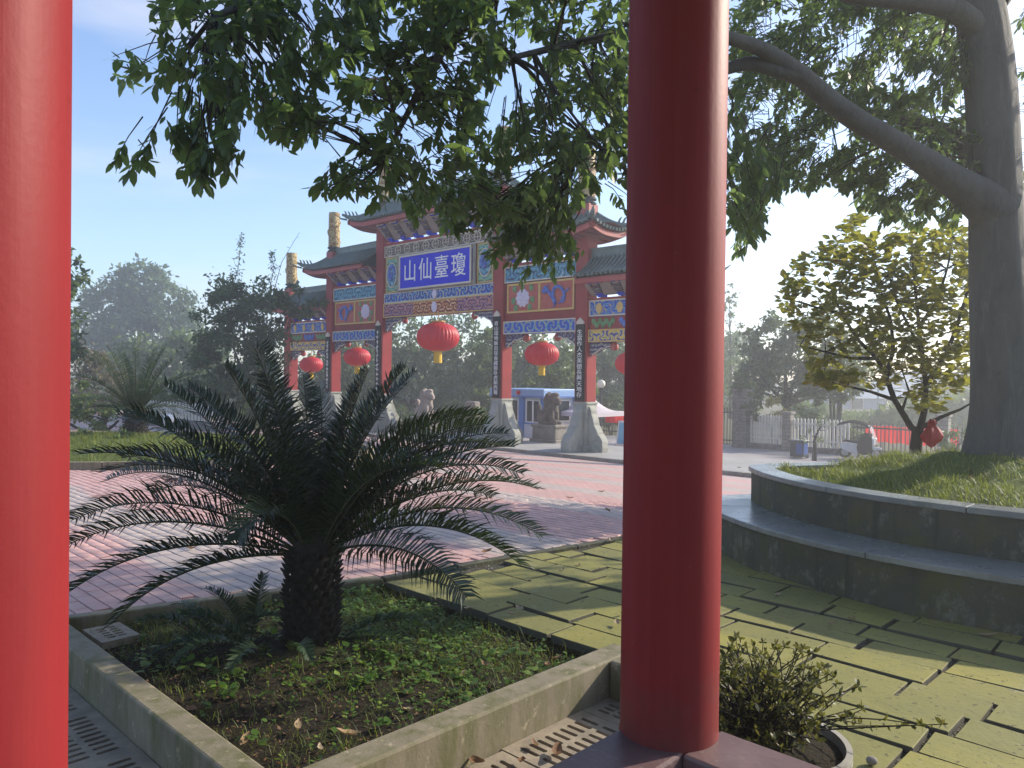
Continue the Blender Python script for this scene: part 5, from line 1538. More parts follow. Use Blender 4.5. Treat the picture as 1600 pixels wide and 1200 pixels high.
for px, py in [(950, 800), (890, 780), (760, 865), (940, 770), (1155, 732), (300, 860)]:
    p = at_z(px, py, 0); q = hxy(p.x, p.y); p = at_z(px, py, q); fallen(p.x, p.y, q + .012, .12, 'brown dead leaf lying on the pink plaza pavers', 'fallen leaves on the plaza', .2)

# ================================================================== potted shrub behind the bench
sp = Vector((.93, 2.68, 0))
pot = tag(empty('flower_pot', sp), 'round white glazed flower pot full of soil behind the bench', 'pot')
MB().lathe([(.15, -.02), (.17, .02), (.235, .30), (.255, .31), (.255, .345), (.235, .345), (.225, .30), (.05, .30)], 40).build('bowl', M['pot'], pot, smooth=True)
MB().lathe([(.225, .27), (.226, .315), (.12, .335), (.02, .34)], 30).build('soil', M['soil'], pot, smooth=True)
shr = tag(empty('azalea_shrub', sp + Vector((0, 0, .30))), 'straggly small leaved shrub growing in the white pot', 'shrub')
st = MB(); P = []; D = []; Nn = []; L = []
for k in range(240):
    th = rng.uniform(0, 2 * math.pi); sp_ = rng.uniform(.05, .40); hh = rng.uniform(.14, .36) * (1.15 - sp_ * .9)
    a = Vector((rng.normal() * .05 - .05, rng.normal() * .05, .03)); b = Vector((math.cos(th) * sp_ - .10, math.sin(th) * sp_ * .8, hh))
    if k in (3, 4, 5): b = Vector((.30 + .035 * k, -.06 * k + .1, .04 + .03 * k))
    pts_ = branch_tube(st, a, b, .004, .0015, .04, 4, 5, .07)
    for j in range(16):
        t = rng.uniform(.35, 1.0); i = min(int(t * 5), 4); q = pts_[i].lerp(pts_[i + 1], t * 5 - i)
        o_ = rand_dirs(1)[0]; P.append(tuple(q)); D.append(o_ + np.array([0, 0, .5])); Nn.append(rand_dirs(1)[0] + np.array([0, 0, .8])); L.append(rng.uniform(.011, .024))
    for j in range(7):
        o_ = rand_dirs(1)[0]; P.append(tuple(pts_[-1])); D.append(o_ + np.array([0, 0, .6])); Nn.append(rand_dirs(1)[0] + np.array([0, 0, 1])); L.append(rng.uniform(.016, .032))
st.build('stem', M['twig'], shr)
P, D, Nn, L = map(np.array, (P, D, Nn, L))
V, F = leaf_mesh(P, D, Nn, L, L * .42, .15)
mesh_from('foliage', V, F, M['shrubleaf'], shr, attr=np.repeat(np.clip(rng.normal(.5, .28, len(L)), 0, 1), 6))
o = MB().box((0, 0, 0), (.30, .05, .03)).build('timber_scrap', M['picket'], loc=(1.22, 2.95, .02), rz=-.5); tag(o, 'short scrap of pale timber lying on the slabs beside the pot', 'wood')
st_ = at_z(1362, 1196, 0)
o = MB().ball((0, 0, .02), (.024, .020, .018), 12, 8).build('pebble', M['pedestal'], smooth=True, loc=st_); tag(o, 'pale rounded pebble lying on the slab beside the pot', 'stone')

# ================================================================== young tree with yellow-green leaves behind the round bed
YT = 10.8
yb = at_y(1432, 735, YT); yb.z = hxy(yb.x, yb.y) - .05
yt = tag(empty('young_magnolia', yb), 'young tree with round yellow green leaves glowing behind the round bed', 'tree')
def Wy(px, py, dy=0.0): return at_y(px, py, YT + dy) - yb
tb = MB()
tb.tube([Vector((0, 0, -.1)), Wy(1432, 735), Wy(1431, 700), Wy(1434, 672)], [.10, .085, .08, .08], 10)
limbs = [([(1434, 674), (1424, 668), (1398, 625), (1385, 590), (1370, 560), (1340, 530), (1315, 490), (1300, 455)], .05, 0), ([(1437, 672), (1445, 640), (1447, 600), (1442, 560), (1436, 510), (1430, 450), (1425, 400)], .05, .1),
         ([(1447, 600), (1465, 575), (1480, 550), (1495, 510), (1510, 460), (1522, 420)], .045, -.2), ([(1440, 668), (1470, 652), (1500, 640), (1528, 624)], .035, -.3),
         ([(1398, 625), (1360, 612), (1325, 604), (1290, 595)], .028, .2), ([(1385, 590), (1396, 545), (1392, 500), (1375, 450), (1365, 400)], .035, .3), ([(1442, 560), (1425, 520), (1400, 470), (1390, 430)], .03, -.4),
         ([(1370, 560), (1330, 560), (1290, 550), (1250, 540)], .03, -.3), ([(1315, 490), (1275, 480), (1240, 470)], .022, .3), ([(1436, 510), (1465, 470), (1480, 420), (1490, 370)], .03, .4), ([(1424, 668), (1410, 640), (1420, 610), (1410, 580)], .03, .4)]
ends = []
for lp, r, dd in limbs:
    q = [Wy(p[0], p[1], dd * i / len(lp)) for i, p in enumerate(lp)]
    tb.tube(q, [r * (1 - .75 * i / (len(q) - 1)) for i in range(len(q))], 7)
    ends += q[2:]
tb.build('trunk', M['twig'], yt, smooth=True)
EP = np.array([tuple(e) for e in ends])
regs = [([(1215, 455), (1240, 415), (1275, 390), (1310, 370), (1330, 335), (1350, 345), (1365, 375), (1420, 350), (1455, 365), (1500, 345), (1530, 380), (1545, 500), (1540, 600), (1500, 610), (1470, 640), (1440, 650), (1400, 600), (1330, 610), (1262, 600), (1262, 540), (1230, 500)], 1200), ([(1320, 342), (1345, 330), (1360, 350), (1355, 400), (1330, 400)], 22), ([(1500, 560), (1570, 520), (1570, 400), (1520, 380)], 60)]
def inside(poly, x, y):
    c = False; j = len(poly) - 1
    for i in range(len(poly)):
        xi, yi = poly[i]; xj, yj = poly[j]
        if (yi > y) != (yj > y) and x < (xj - xi) * (y - yi) / (yj - yi) + xi: c = not c
        j = i
    return c
P = []; D = []; Nn = []; L = []; tw = MB()
for poly, cnt in regs:
    x0, x1 = min(p[0] for p in poly), max(p[0] for p in poly); y0, y1 = min(p[1] for p in poly), max(p[1] for p in poly); got = 0
    while got < cnt:
        x, y = random.uniform(x0, x1), random.uniform(y0, y1)
        if not inside(poly, x, y): continue
        if math.sin(x * .05) * math.sin(y * .06 + x * .02) > .72: continue
        c = Wy(x, y, random.uniform(-1.1, 1.1)); got += 1
        i = int(np.argmin(((EP - np.array(tuple(c))) ** 2).sum(1)))
        if got % 2 == 0 and (Vector(EP[i]) - c).length < .38: branch_tube(tw, EP[i], c, .009, .003, .03, 4, 4, .05)
        for j in range(random.randint(5, 7)):
            o_ = rand_dirs(1)[0]; o_[2] = abs(o_[2]) * .5 - .05
            P.append(np.array(tuple(c)) + rng.normal(size=3) * .035); D.append(o_); Nn.append(np.array([0, 0, 1.]) + rng.normal(size=3) * .45); L.append(rng.uniform(.07, .135))
tag(tw.build('twig_spray', M['twig'], yt), kind='stuff')
P, D, Nn, L = map(np.array, (P, D, Nn, L))
V, F = leaf_mesh(P, D, Nn, L, L * .74, .2)
mesh_from('crown', V, F, M['yellowleaf'], yt, attr=np.repeat(np.clip(rng.beta(2, 2.2, len(L)), 0, 1), 6))
# red bag hung in the fork
rb_ = Wy(1456, 668, -.15) + yb
MBb = MB(); MBb.lathe([(.02, .10), (.05, .05), (.035, .02), (.09, -.03), (.13, -.10), (.115, -.18), (.06, -.23), (.02, -.24)][::-1], 18, rib=.09, ribn=6)
MBb.V = [tuple(c_ * (1 + .22 * math.sin(7 * i_ + 3 * c_)) + random.uniform(-.012, .012) for c_ in v_) for i_, v_ in enumerate(MBb.V)]
o = MBb.build('red_cloth_bag', M['bag_red'], smooth=True, loc=rb_); tag(o, 'crumpled red cloth bag tied to the young tree branch', 'bag')

# ================================================================== trees and shrubs in the distance
def ptree(name, label, px, base_py, Y, blobs, n, leaf, mat, **kw):
    """blobs: (px, py, rx_px, rz_px, depth offset, depth radius m)"""
    b = at_y(px, base_py, Y); b.z = hxy(b.x, b.y)
    E = []
    for x, y, rx, rzz, dy, dr in blobs:
        c = at_y(x, y, Y + dy); k = (Y + dy) / FPX
        E.append((c.x, c.y, c.z, rx * k, dr, rzz * k))
    return simple_tree(name, label, tuple(b), E, n, leaf, M[mat], **kw)
# left side
ptree('broadleaf_tree', 'tall rounded hazy tree behind the lawn island, taller than its neighbours', 215, 610, 98, [(218, 440, 42, 32, 0, 3), (175, 480, 50, 40, 1, 3), (255, 478, 48, 40, -1, 3), (140, 530, 40, 35, 0, 3), (215, 535, 75, 45, -2, 4), (290, 520, 35, 35, 1, 3)], 11500, .74, 'far0', trunk=.4)
ptree('broadleaf_tree', 'fresh green bushy tree between the hazy round tree and the bamboo', 250, 640, 62, [(255, 555, 60, 34, 0, 3), (205, 575, 50, 32, 0, 3), (310, 560, 45, 40, 1, 3), (270, 610, 80, 40, -1, 3)], 9500, .43, 'far2', trunk=.15)
ptree('shrub', 'brownish half bare shrub at the back of the plaza beside the red pillar', 140, 660, 40, [(140, 590, 42, 50, 0, 2), (175, 610, 35, 35, 0, 2), (110, 570, 40, 40, 0, 2)], 3000, .22, 'far3', cat='shrub', trunk=.07, multi=3)
ptree('broadleaf_tree', 'tree with drooping leafy twigs reaching out from behind the red pillar', 60, 660, 27, [(88, 430, 32, 40, 0, 1.2), (70, 520, 55, 60, 0, 1.5), (110, 408, 12, 10, 0, .5), (60, 420, 40, 50, 0, 1.5)], 3600, .24, 'far1', trunk=.14)
ptree('bushy_tree', 'dense dark bushy tree with thin sprigs standing before the far end roof of the archway', 400, 668, 33, [(385, 460, 55, 38, 0, 1.8), (345, 500, 34, 48, 0, 1.5), (425, 500, 40, 45, 0, 1.6), (370, 560, 62, 50, -.5, 2), (425, 565, 40, 42, -.5, 1.5), (385, 620, 70, 40, -.5, 2), (470, 470, 40, 22, .5, 1.2), (330, 590, 40, 50, 0, 1.6)], 17000, .20, 'far1', trunk=.10, multi=3, clump=.34)
def sprig(label, pts, Y, n, leaf=.15):
    b = at_y(*pts[0], Y)
    root = tag(empty('bamboo_sprig', b), label, 'bamboo')
    q = [at_y(p[0], p[1], Y) - b for p in pts]
    MB().tube(q, [.022 * (1 - .7 * i / (len(q) - 1)) for i in range(len(q))], 5).build('cane', M['twig'], root)
    if n:
        t = np.sort(rng.uniform(.25, 1, n)); idx = np.minimum((t * (len(q) - 1)).astype(int), len(q) - 2)
        qa = np.array([tuple(v) for v in q]); f = (t * (len(q) - 1) - idx)[:, None]
        P = qa[idx] * (1 - f) + qa[idx + 1] * f + rng.normal(size=(n, 3)) * np.array([.22, .22, .12]) * (1.15 - t)[:, None]
        V, F = quad_leaf(P, rand_dirs(n) + np.array([0, 0, -.2]), rand_dirs(n), leaf * rng.uniform(.6, 1.4, n), leaf * .33 * np.ones(n))
        tag(mesh_from('leafage', V, F, M['far1'], root, attr=np.repeat(rng.uniform(.1, .8, n), 4)), kind='stuff')
sprig('upright leafy bamboo tip rising above the dark bushy tree', [(352, 640), (358, 470), (372, 420), (378, 362)], 32.4, 260)
sprig('leaning leafy bamboo tip beside the bare cane', [(415, 640), (418, 470), (428, 420), (424, 392)], 32.6, 230)
sprig('bare thin cane leaning up towards the gold topped column', [(420, 640), (424, 470), (440, 410), (468, 363)], 32.8, 10)
ptree('shrub', 'low sunny shrub at the foot of the brownish shrub', 150, 690, 22, [(135, 650, 32, 26, 0, 1), (175, 668, 30, 18, 0, 1), (115, 620, 25, 30, 0, 1)], 2200, .13, 'far2', cat='shrub', trunk=.04, multi=3)
ptree('shrub', 'dark low clipped shrub under the lawn island cycad', 160, 715, 15.6, [(150, 690, 36, 16, 0, .5), (190, 688, 30, 14, 0, .5), (125, 695, 26, 18, 0, .5)], 2000, .10, 'far1', cat='shrub', trunk=.03, multi=3)
ptree('shrub', 'green hedge row shrub at the far plaza edge behind the cycads', 310, 668, 34, [(290, 625, 55, 28, 0, 1.5), (350, 630, 50, 28, 0, 1.5), (240, 630, 40, 22, 0, 1.5)], 5600, .17, 'far5', cat='shrub', trunk=.05, multi=3)
# behind the archway
for k, (px, top, w, Y, mat, lab) in enumerate([
        (560, 545, 70, 56, 'far1', 'dark leafy tree behind the archway bay that rises over the cycad'), (640, 500, 75, 60, 'far5', 'half bare olive green tree behind the largest lantern'), (715, 500, 70, 62, 'far0', 'blue green leafy tree behind the archway centre bay'),
        (765, 540, 45, 52, 'far5', 'olive tree close behind the couplet board column'), (820, 505, 62, 60, 'far1', 'dark tree behind the blue booth'), (875, 560, 60, 47, 'far2', 'sunlit fresh green tree between the booth and the tent'),
        (945, 520, 60, 58, 'far0', 'blue green tree behind the white tent'), (1000, 490, 60, 62, 'far0', 'hazy blue green tree behind the middle red pillar'), (500, 570, 60, 58, 'far1', 'dark tree behind the far outer bay of the archway'), (1075, 500, 60, 60, 'far5', 'olive tree behind the black iron gate')]):
    top -= 24; hh = (690 - top)
    ptree('broadleaf_tree', lab, px, 690, Y, [(px, top + hh * .28, w * .55, hh * .28, 0, 2.5), (px - w * .45, top + hh * .5, w * .5, hh * .3, 0, 2.5), (px + w * .45, top + hh * .48, w * .5, hh * .3, 1, 2.5), (px, top + hh * .75, w * .8, hh * .26, -1, 2.5)], 6200, .36, mat, trunk=.16)
for px, py, w, Y, lab in [(700, 650, 60, 44, 'clipped dark hedge shrub behind the pale stone lion'), (750, 655, 34, 40, 'layered dark hedge shrub beside the couplet column base'), (640, 650, 40, 45, 'dark shrub close behind the pale stone lion head'), (955, 640, 26, 46, 'dark hedge shrub behind the red tent curtain'), (590, 655, 40, 46, 'shaded shrub behind the cycad fronds and column base')]:
    ptree('shrub', lab, px, 685, Y, [(px, py, w * .6, 26, 0, 1), (px - w * .4, py + 10, w * .5, 20, 0, 1), (px + w * .4, py + 8, w * .5, 20, 0, 1)], 2600, .17, 'far1', cat='shrub', trunk=.05, multi=2)
# right side
ptree('broadleaf_tree', 'dense dark round crowned tree behind the white picket fence', 1228, 700, 41, [(1215, 532, 56, 44, 0, 2.2), (1180, 575, 38, 46, 0, 2), (1270, 545, 60, 52, 0, 2.2), (1225, 596, 76, 34, 0, 2.2), (1310, 570, 48, 45, .5, 2), (1165, 610, 25, 35, 0, 1.5), (1285, 615, 40, 18, 0, 2)], 12500, .26, 'far1', trunk=.2)
ptree('broadleaf_tree', 'slim multi stemmed tree behind the scooter with several thin trunks', 1300, 705, 40, [(1300, 600, 45, 25, 0, 1.5), (1320, 570, 40, 40, 0, 1.5)], 2600, .24, 'far5', trunk=.07, multi=5)
ptree('conifer', 'narrow hazy pointed conifer behind the middle red pillar', 1140, 690, 66, [(1140, 470, 10, 30, 0, 1), (1138, 520, 17, 40, 0, 1.2), (1138, 570, 24, 40, 0, 1.5), (1138, 620, 30, 40, 0, 1.5)], 2600, .26, 'far0', trunk=.15)
ptree('shrub', 'bright yellow leaved shrub behind the white picket fence', 1205, 695, 38, [(1205, 640, 26, 20, 0, 1), (1215, 655, 26, 16, 0, 1)], 1800, .14, 'far4', cat='shrub', trunk=.04, multi=2)
ptree('shrub', 'pale green shrub behind the pickets beside the yellow shrub', 1250, 700, 39, [(1245, 655, 30, 22, 0, 1), (1270, 665, 26, 20, 0, 1)], 1800, .16, 'far2', cat='shrub', trunk=.04, multi=2)
ptree('bare_tree', 'bare twiggy small tree with pale stem beside the rubbish bin', 1272, 716, 31.5, [(1272, 680, 20, 14, 0, .5), (1285, 665, 16, 12, 0, .5)], 160, .10, 'far5', cat='tree', trunk=.09)
ptree('broadleaf_tree', 'pale hazy tree far beyond the red barrier', 1530, 690, 95, [(1530, 610, 80, 30, 0, 3), (1440, 640, 60, 22, 0, 3), (1620, 600, 80, 50, 0, 3)], 2600, .6, 'far0', trunk=.2)
ptree('shrub', 'leafy green shrub behind the iron fence beside the big trunk', 1510, 700, 27, [(1500, 690, 30, 18, 0, .8), (1530, 680, 26, 24, 0, .8)], 1500, .13, 'far2', cat='shrub', trunk=.04, multi=2)
for px_, top_, w_, lab in [(1335, 668, 40, 'pale green bush behind the iron fence next to the scooter'), (1400, 662, 45, 'leafy bush behind the red barrier under the young tree'), (1465, 655, 45, 'tall bush behind the red barrier near the fence post'), (1540, 650, 50, 'bush behind the iron fence partly hidden by the big trunk')]:
    ptree('shrub', lab, px_, 705, 44, [(px_, (top_ + 705) / 2, w_ * .7, 20, 0, 1), (px_ + w_ * .4, (top_ + 715) / 2, w_ * .5, 18, 0, 1)], 2000, .20, 'far5', cat='shrub', trunk=.04, multi=2)
woods_near = [(1232, 1600, 60, 640, 7000, 'far5')]
# far hills of trees closing the horizon
def woods(name, label, px0, px1, Y, top, n, mat):
    P = []
    for _ in range(n):
        px = rng.uniform(px0, px1); e = top + 16 * math.sin(px * .02) + 10 * math.sin(px * .051 + 2)
        py = e + (715 - e) * rng.uniform() ** 1.3
        p = at_y(px, py, Y + rng.uniform(-6, 6)); P.append(tuple(p))
    P = np.array(P); P[:, 2] = np.maximum(P[:, 2], -1.7)
    V, F = quad_leaf(P, rand_dirs(n), rand_dirs(n) + np.array([0, 0, .6]), rng.uniform(.5, 1.1, n), rng.uniform(.4, .8, n))
    tag(mesh_from(name, V, F, M[mat], attr=np.repeat(np.clip(rng.normal(.45, .25, n), 0, 1), 4)), label, 'woods', kind='stuff')
woods('distant_woods', 'hazy wooded slope behind the plaza on the side of the lawn island', -450, 620, 95, 590, 9000, 'far0')
woods('distant_woods', 'dark continuous woods behind the archway', 520, 1180, 84, 545, 9000, 'far1')
for a_ in woods_near: woods('distant_hedge', 'hazy green hedge strip behind the red barrier and fence', *a_)
woods('distant_woods', 'pale hazy woods far beyond the houses', 1130, 2300, 125, 632, 16000, 'far0')

# ================================================================== stone lions
def lion(px, Y, face, label, mat, z0, yaw=0.0):
    """a seated guardian lion on a pedestal; local x is the way it faces"""
    b = at_y(px, 690, Y); b.z = z0
    root = tag(empty('stone_lion', b, RZ + (0 if face > 0 else math.pi) + yaw), label, 'statue', 'guardian lions behind the archway')
    pd = MB(); pd.box((0, 0, .05), (1.45, .86, .14)).box((0, 0, .36), (1.25, .70, .50)).box((0, 0, .66), (1.36, .80, .12))
    pd.build('pedestal', M['pedestal'], root, bevel=.03)
    m = MB(); z = .70
    m.ball((-.28, 0, z + .28), (.34, .28, .34)).ball((-.02, 0, z + .52), (.30, .24, .42)).ball((.16, 0, z + .72), (.25, .24, .28))
    m.ball((.22, 0, z + 1.02), (.26, .25, .27)).ball((.44, 0, z + .97), (.15, .16, .13)).ball((.48, 0, z + .87), (.11, .13, .07)).ball((.30, 0, z + 1.22), (.17, .17, .10))
    for s in (-1, 1):
        m.ball((.26, s * .15, z + .36), (.10, .10, .38)).ball((.34, s * .16, z + .07), (.17, .11, .09))
        m.ball((-.22, s * .22, z + .22), (.26, .13, .24)).ball((.02, s * .25, z + .07), (.20, .10, .09))
        m.ball((.14, s * .24, z + 1.17), (.06, .05, .09))
        for k in range(7):
            t = k / 6; m.ball((.04 - .10 * math.sin(t * 3), s * (.20 + .03 * math.sin(k)), z + 1.2 - .62 * t), (.09, .09, .09), 8, 6)
    for k in range(8):
        t = k / 7; m.ball((-.02 - .12 * t, 0, z + 1.24 - .62 * t), (.10, .14, .10), 8, 6)
    m.ball((-.56, 0, z + .45), (.10, .10, .24)).ball((-.58, 0, z + .70), (.12, .14, .12)).ball((.42, -.16, z + .12), (.13, .13, .13))
    o = m.build('lion_body', mat, root, smooth=True)
    r = o.modifiers.new('remesh', 'REMESH'); r.mode = 'VOXEL'; r.voxel_size = .035; r.use_smooth_shade = True
    return root
lion(858, 31.4, 1, 'dark weathered stone lion on a pedestal in front of the blue booth', M['lion'], GB)
lion(664, 36.0, 1, 'pale weathered stone lion seated beyond the cycad fronds', M['lion_pale'], GB)

# ================================================================== guard booth
def local_root(name, px, Y, label, cat, group=None, z=None, yaw=0.0, dz=0.0):
    b = at_y(px, 690, Y); b.z = (hxy(b.x, b.y) - .02 if z is None else z) + dz
    return tag(empty(name, b, RZ + yaw), label, cat, group)
bo = local_root('guard_booth', 812, 35.2, 'small blue and white guard booth behind the archway column', 'booth')
W2, D2, H2 = 2.9, 2.1, 2.0
MB().span((-W2 / 2, 0, 0), (W2 / 2, D2, .85)).build('lower_wall', M['booth_white'], bo)
MB().span((-W2 / 2, .05, .85), (W2 / 2, D2, H2)).build('upper_wall', M['booth_white'], bo)
MB().span((-W2 / 2 - .25, -.30, H2), (W2 / 2 + .25, D2 + .25, H2 + .34)).build('roof', M['booth_roof'], bo, bevel=.03)
MB().span((-W2 / 2 - .27, -.32, H2 - .03), (W2 / 2 + .27, D2 + .27, H2 + .04)).build('roof_trim', M['booth_blue'], bo)
for x in (-W2 / 2, .12, W2 / 2): MB().span((x - .14, -.06, 0), (x + .14, .10, H2)).build('post', M['booth_blue'], bo)
for y in (.02, D2): MB().span((W2 / 2 - .02, y - .1, 0), (W2 / 2 + .06, y + .1, H2)).build('post', M['booth_blue'], bo)
for x0, x1 in ((-1.22, -.10), (.40, 1.22)):
    wf = MB().span((x0, -.01, .82), (x1, .07, 1.86)).build('window', M['white_paint'], bo)
    for k in range(2):
        xa = x0 + .06 + k * (x1 - x0) / 2; MB().span((xa, -.03, .88), (xa + (x1 - x0) / 2 - .12, .0, 1.80)).build('pane', M['glass'], wf)
    MB().span((x0 - .05, -.12, .76), (x1 + .05, .02, .82)).build('sill', M['booth_blue'], wf)
wf = MB().span((W2 / 2 - .02, .35, .85), (W2 / 2 + .05, 1.75, 1.86)).build('window', M['white_paint'], bo)
MB().span((W2 / 2 + .03, .42, .92), (W2 / 2 + .07, 1.68, 1.80)).build('pane', M['glass'], wf)
MB().lathe([(.06, 0), (.10, .02), (.10, .14), (.03, .20)], 12, (.2, -.34, H2 + .08)).build('alarm_lamp', M['red_cloth'], bo, smooth=True)

# white pop-up tent
tn = local_root('canopy_tent', 917, 35.6, 'white pop up tent, shaded panels painted lilac, with a red curtain beside the booth', 'tent')
hw = 1.35; eh, ph = 1.52, 2.36
for sx in (-1, 1):
    for sy in (0, 2): MB().tube([(sx * hw, sy * hw - hw, 0), (sx * hw, sy * hw - hw, eh)], .025, 6).build('leg', M['steel'], tn)
def tri_panel(c0, c1, mat):
    n = 8; V = []; F = []
    ap = Vector((0, 0, ph))
    for i in range(n + 1):
        t = i / n
        for j in range(n + 1):
            s = j / n; e = Vector(c0).lerp(Vector(c1), s); p = e.lerp(ap, t); p.z -= .30 * math.sin(math.pi * t) * (.6 + .4 * abs(2 * s - 1)); V.append(tuple(p))
    F = [[i * (n + 1) + j, i * (n + 1) + j + 1, (i + 1) * (n + 1) + j + 1, (i + 1) * (n + 1) + j] for i in range(n) for j in range(n)]
    a_, b_ = Vector(c0), Vector(c1); k = len(V); V += [tuple(a_), tuple(b_), (b_.x, b_.y, b_.z - .2), (a_.x, a_.y, a_.z - .2)]; F.append([k, k + 1, k + 2, k + 3])
    mesh_from('canopy_panel', V, F, mat, tn, smooth=True)
cs = [(-hw, -hw, eh), (hw, -hw, eh), (hw, hw, eh), (-hw, hw, eh)]
for k in range(4): tri_panel(cs[k], cs[(k + 1) % 4], M['tent'] if k in (0, 3) else M['tent_lit'])  # shaded cloth colour on front and left, lit colour on the rest
cv = []; cf = []
for i in range(25):
    x = .05 + (hw - .05) * i / 24; yy = hw - .05 + .04 * math.sin(i * 2.1); cv += [(x, yy, eh - .16), (x, yy, .95)]
cf = [[2 * i, 2 * i + 1, 2 * i + 3, 2 * i + 2] for i in range(24)]
mesh_from('curtain', cv, cf, M['red_cloth'], tn, smooth=True)
# A-board
ab = local_root('notice_board', 976, 33.3, 'light blue notice board leaning in a white frame behind the archway', 'sign')
fr_ = MB().box((0, 0, .58), (.78, .05, 1.16), rx=-.16); fr_.build('frame', M['white_paint'], ab)
MB().box((0, -.035, .62), (.62, .02, .92), rx=-.16).build('panel', M['board_blue'], ab)
MB().box((0, .28, .52), (.7, .04, 1.06), rx=.28).build('back_leg', M['white_paint'], ab)
# globe lamp
gl = local_root('globe_lamp', 938, 39.0, 'round cream globe lamp on a dark post behind the archway column', 'lamp')
zz = at_y(938, 600, 39.0).z - gl.location.z
MB().tube([(0, 0, 0), (0, 0, zz - .2)], .05, 8).build('post', M['iron'], gl)
MB().ball((0, 0, zz), .22, 20, 12).build('globe', M['globe'], gl, True)
MB().lathe([(.12, 0), (.14, .05), (.08, .1)], 12, (0, 0, zz - .28)).build('collar', M['iron'], gl)
# round stone ball by the far cycad
bb = at_z(262, 667, 0)
root = tag(empty('stone_ball', bb), 'white round stone ball bollard on the plaza behind the cycads', 'bollard')
MB().ball((0, 0, .22), .17, 20, 12).build('ball', M['globe_white'], root, True); MB().lathe([(.14, 0), (.14, .04), (.09, .07)], 16).build('foot', M['globe_white'], root)
# pale rock and litter bin like block beyond the centre bay
bk = at_y(738, 645, 40); MBk = MB().box((0, 0, .35), (.9, .5, .9), taper=.8); o = MBk.build('stone_block', M['pedestal'], loc=(bk.x, bk.y, bk.z - .2), rz=RZ, bevel=.06); tag(o, 'pale rough stone block among the hedges beyond the archway', 'stone')

# ================================================================== fences
def fence_at(name, label, a0, a1, b, z, H, n, mat, kind):
    """a run of fence along the rotated x axis"""
    root = tag(empty(name, (*xy(-a0, b), z), RZ), label, 'fence', 'fence runs behind the archway')
    L = a1 - a0; sp = L / n
    first = None
    for k in range(n):
        x = (k + .5) * sp
        if first is None:
            if kind == 'picket': mb = MB().box((0, 0, H / 2), (.085, .06, H)).add([(-.0425, -.03, H), (.0425, -.03, H), (.0425, .03, H), (-.0425, .03, H), (0, 0, H + .10)], [[0, 1, 4], [1, 2, 4], [2, 3, 4], [3, 0, 4]])
            else: mb = MB().box((0, 0, H / 2), (.035, .035, H)).add([(-.03, -.02, H), (.03, -.02, H), (.03, .02, H), (-.03, .02, H), (0, 0, H + .12)], [[0, 1, 4], [1, 2, 4], [2, 3, 4], [3, 0, 4]])
            first = mb.build('picket' if kind == 'picket' else 'bar', mat, root); o = first
        else: o = first.copy(); link(o, root)
        o.location = (x, 0, .25 if kind == 'picket' else .10)
    for zz in ((.50, H + .02) if kind == 'picket' else (.25, H - .1)):
        MB().span((0, .03, zz), (L, .075, zz + .07)).build('rail', mat, root)
    if kind == 'picket':
        MB().span((0, -.16, -.2), (L, .18, .27)).build('base_wall', M['rubble'], root, bevel=.02)
    return root
def post_at(label, a, b, z, w, H, mat='rubble', cap=False):
    root = tag(empty('fence_post', (*xy(-a, b), z), RZ), label, 'post')
    nst = int(H / .16)
    MB().span((-w / 2 + .02, -w / 2 + .02, -.2), (w / 2 - .02, w / 2 - .02, H - .02)).build('core', M['sand'], root)
    for k in range(nst):
        z0 = k * H / nst
        sp = random.uniform(-.15, .15) * w
        for x0, x1 in ((-w / 2, sp - .008), (sp + .008, w / 2)):
            MB().span((x0 + random.uniform(-.02, .02) * (x0 < -w * .4), -w / 2 + random.uniform(-.02, .01), z0 + .008), (x1, w / 2, z0 + H / nst - .008)).build('stone', M[mat], root, bevel=.015)
    if cap: MB().box((0, 0, H + .05), (w + .1, w + .1, .12)).build('cap', M['pedestal'], root, bevel=.02)
    return root
FB, FZ = 35.3, -1.77
def a_of(px, b):
    r = (px - 800) / FPX; Y = b / (VV[1] + VV[0] * r); return -(Y * (UU[1] + UU[0] * r))
aP1, aP2 = a_of(1161, FB), a_of(1232, FB)
post_at('broad rubble stone gate post covered in climbers beside the white pickets', aP1, FB, FZ, .75, 2.9)
post_at('narrow grey block fence post between the two picket runs', aP2, FB, FZ, .42, 1.75, 'pedestal', True)
fence_at('picket_fence', 'white picket fence run between the rubble post and the narrow block post', aP1 + .40, aP2 - .22, FB, FZ, 1.35, 12, M['picket'], 'picket')
fence_at('picket_fence', 'white picket fence run behind the rubbish bin and scooter', aP2 + .22, a_of(1330, FB), FB, FZ, 1.25, 16, M['picket'], 'picket')
fence_at('iron_fence', 'dark iron bar fence in front of the red barrier', a_of(1332, FB), a_of(1560, FB), FB, FZ, 1.35, 34, M['iron'], 'iron')
fence_at('iron_gate', 'closed black iron bar gate beside the rubble gate post', a_of(1085, FB), aP1 - .42, FB, FZ, 1.75, 14, M['iron'], 'iron')
fence_at('iron_fence', 'dark iron bar fence behind the white tent and notice board', a_of(930, 35.8), a_of(1000, 35.8), 35.8, FZ, 1.35, 16, M['iron'], 'iron')
fence_at('iron_fence', 'pale bar fence between booth and stone lion', a_of(868, 35.0), a_of(905, 35.0), 35.0, FZ, 1.25, 10, M['picket'], 'iron')
post_at('stone fence post rising beside the big tree trunk', a_of(1476, FB), FB, FZ, .42, 1.9, 'pedestal', True)
fl = fence_at('picket_fence', 'low white fence far across the plaza behind the stone ball', a_of(225, 12.0), a_of(330, 12.0), 12.0, -.4, .55, 22, M['picket'], 'picket')
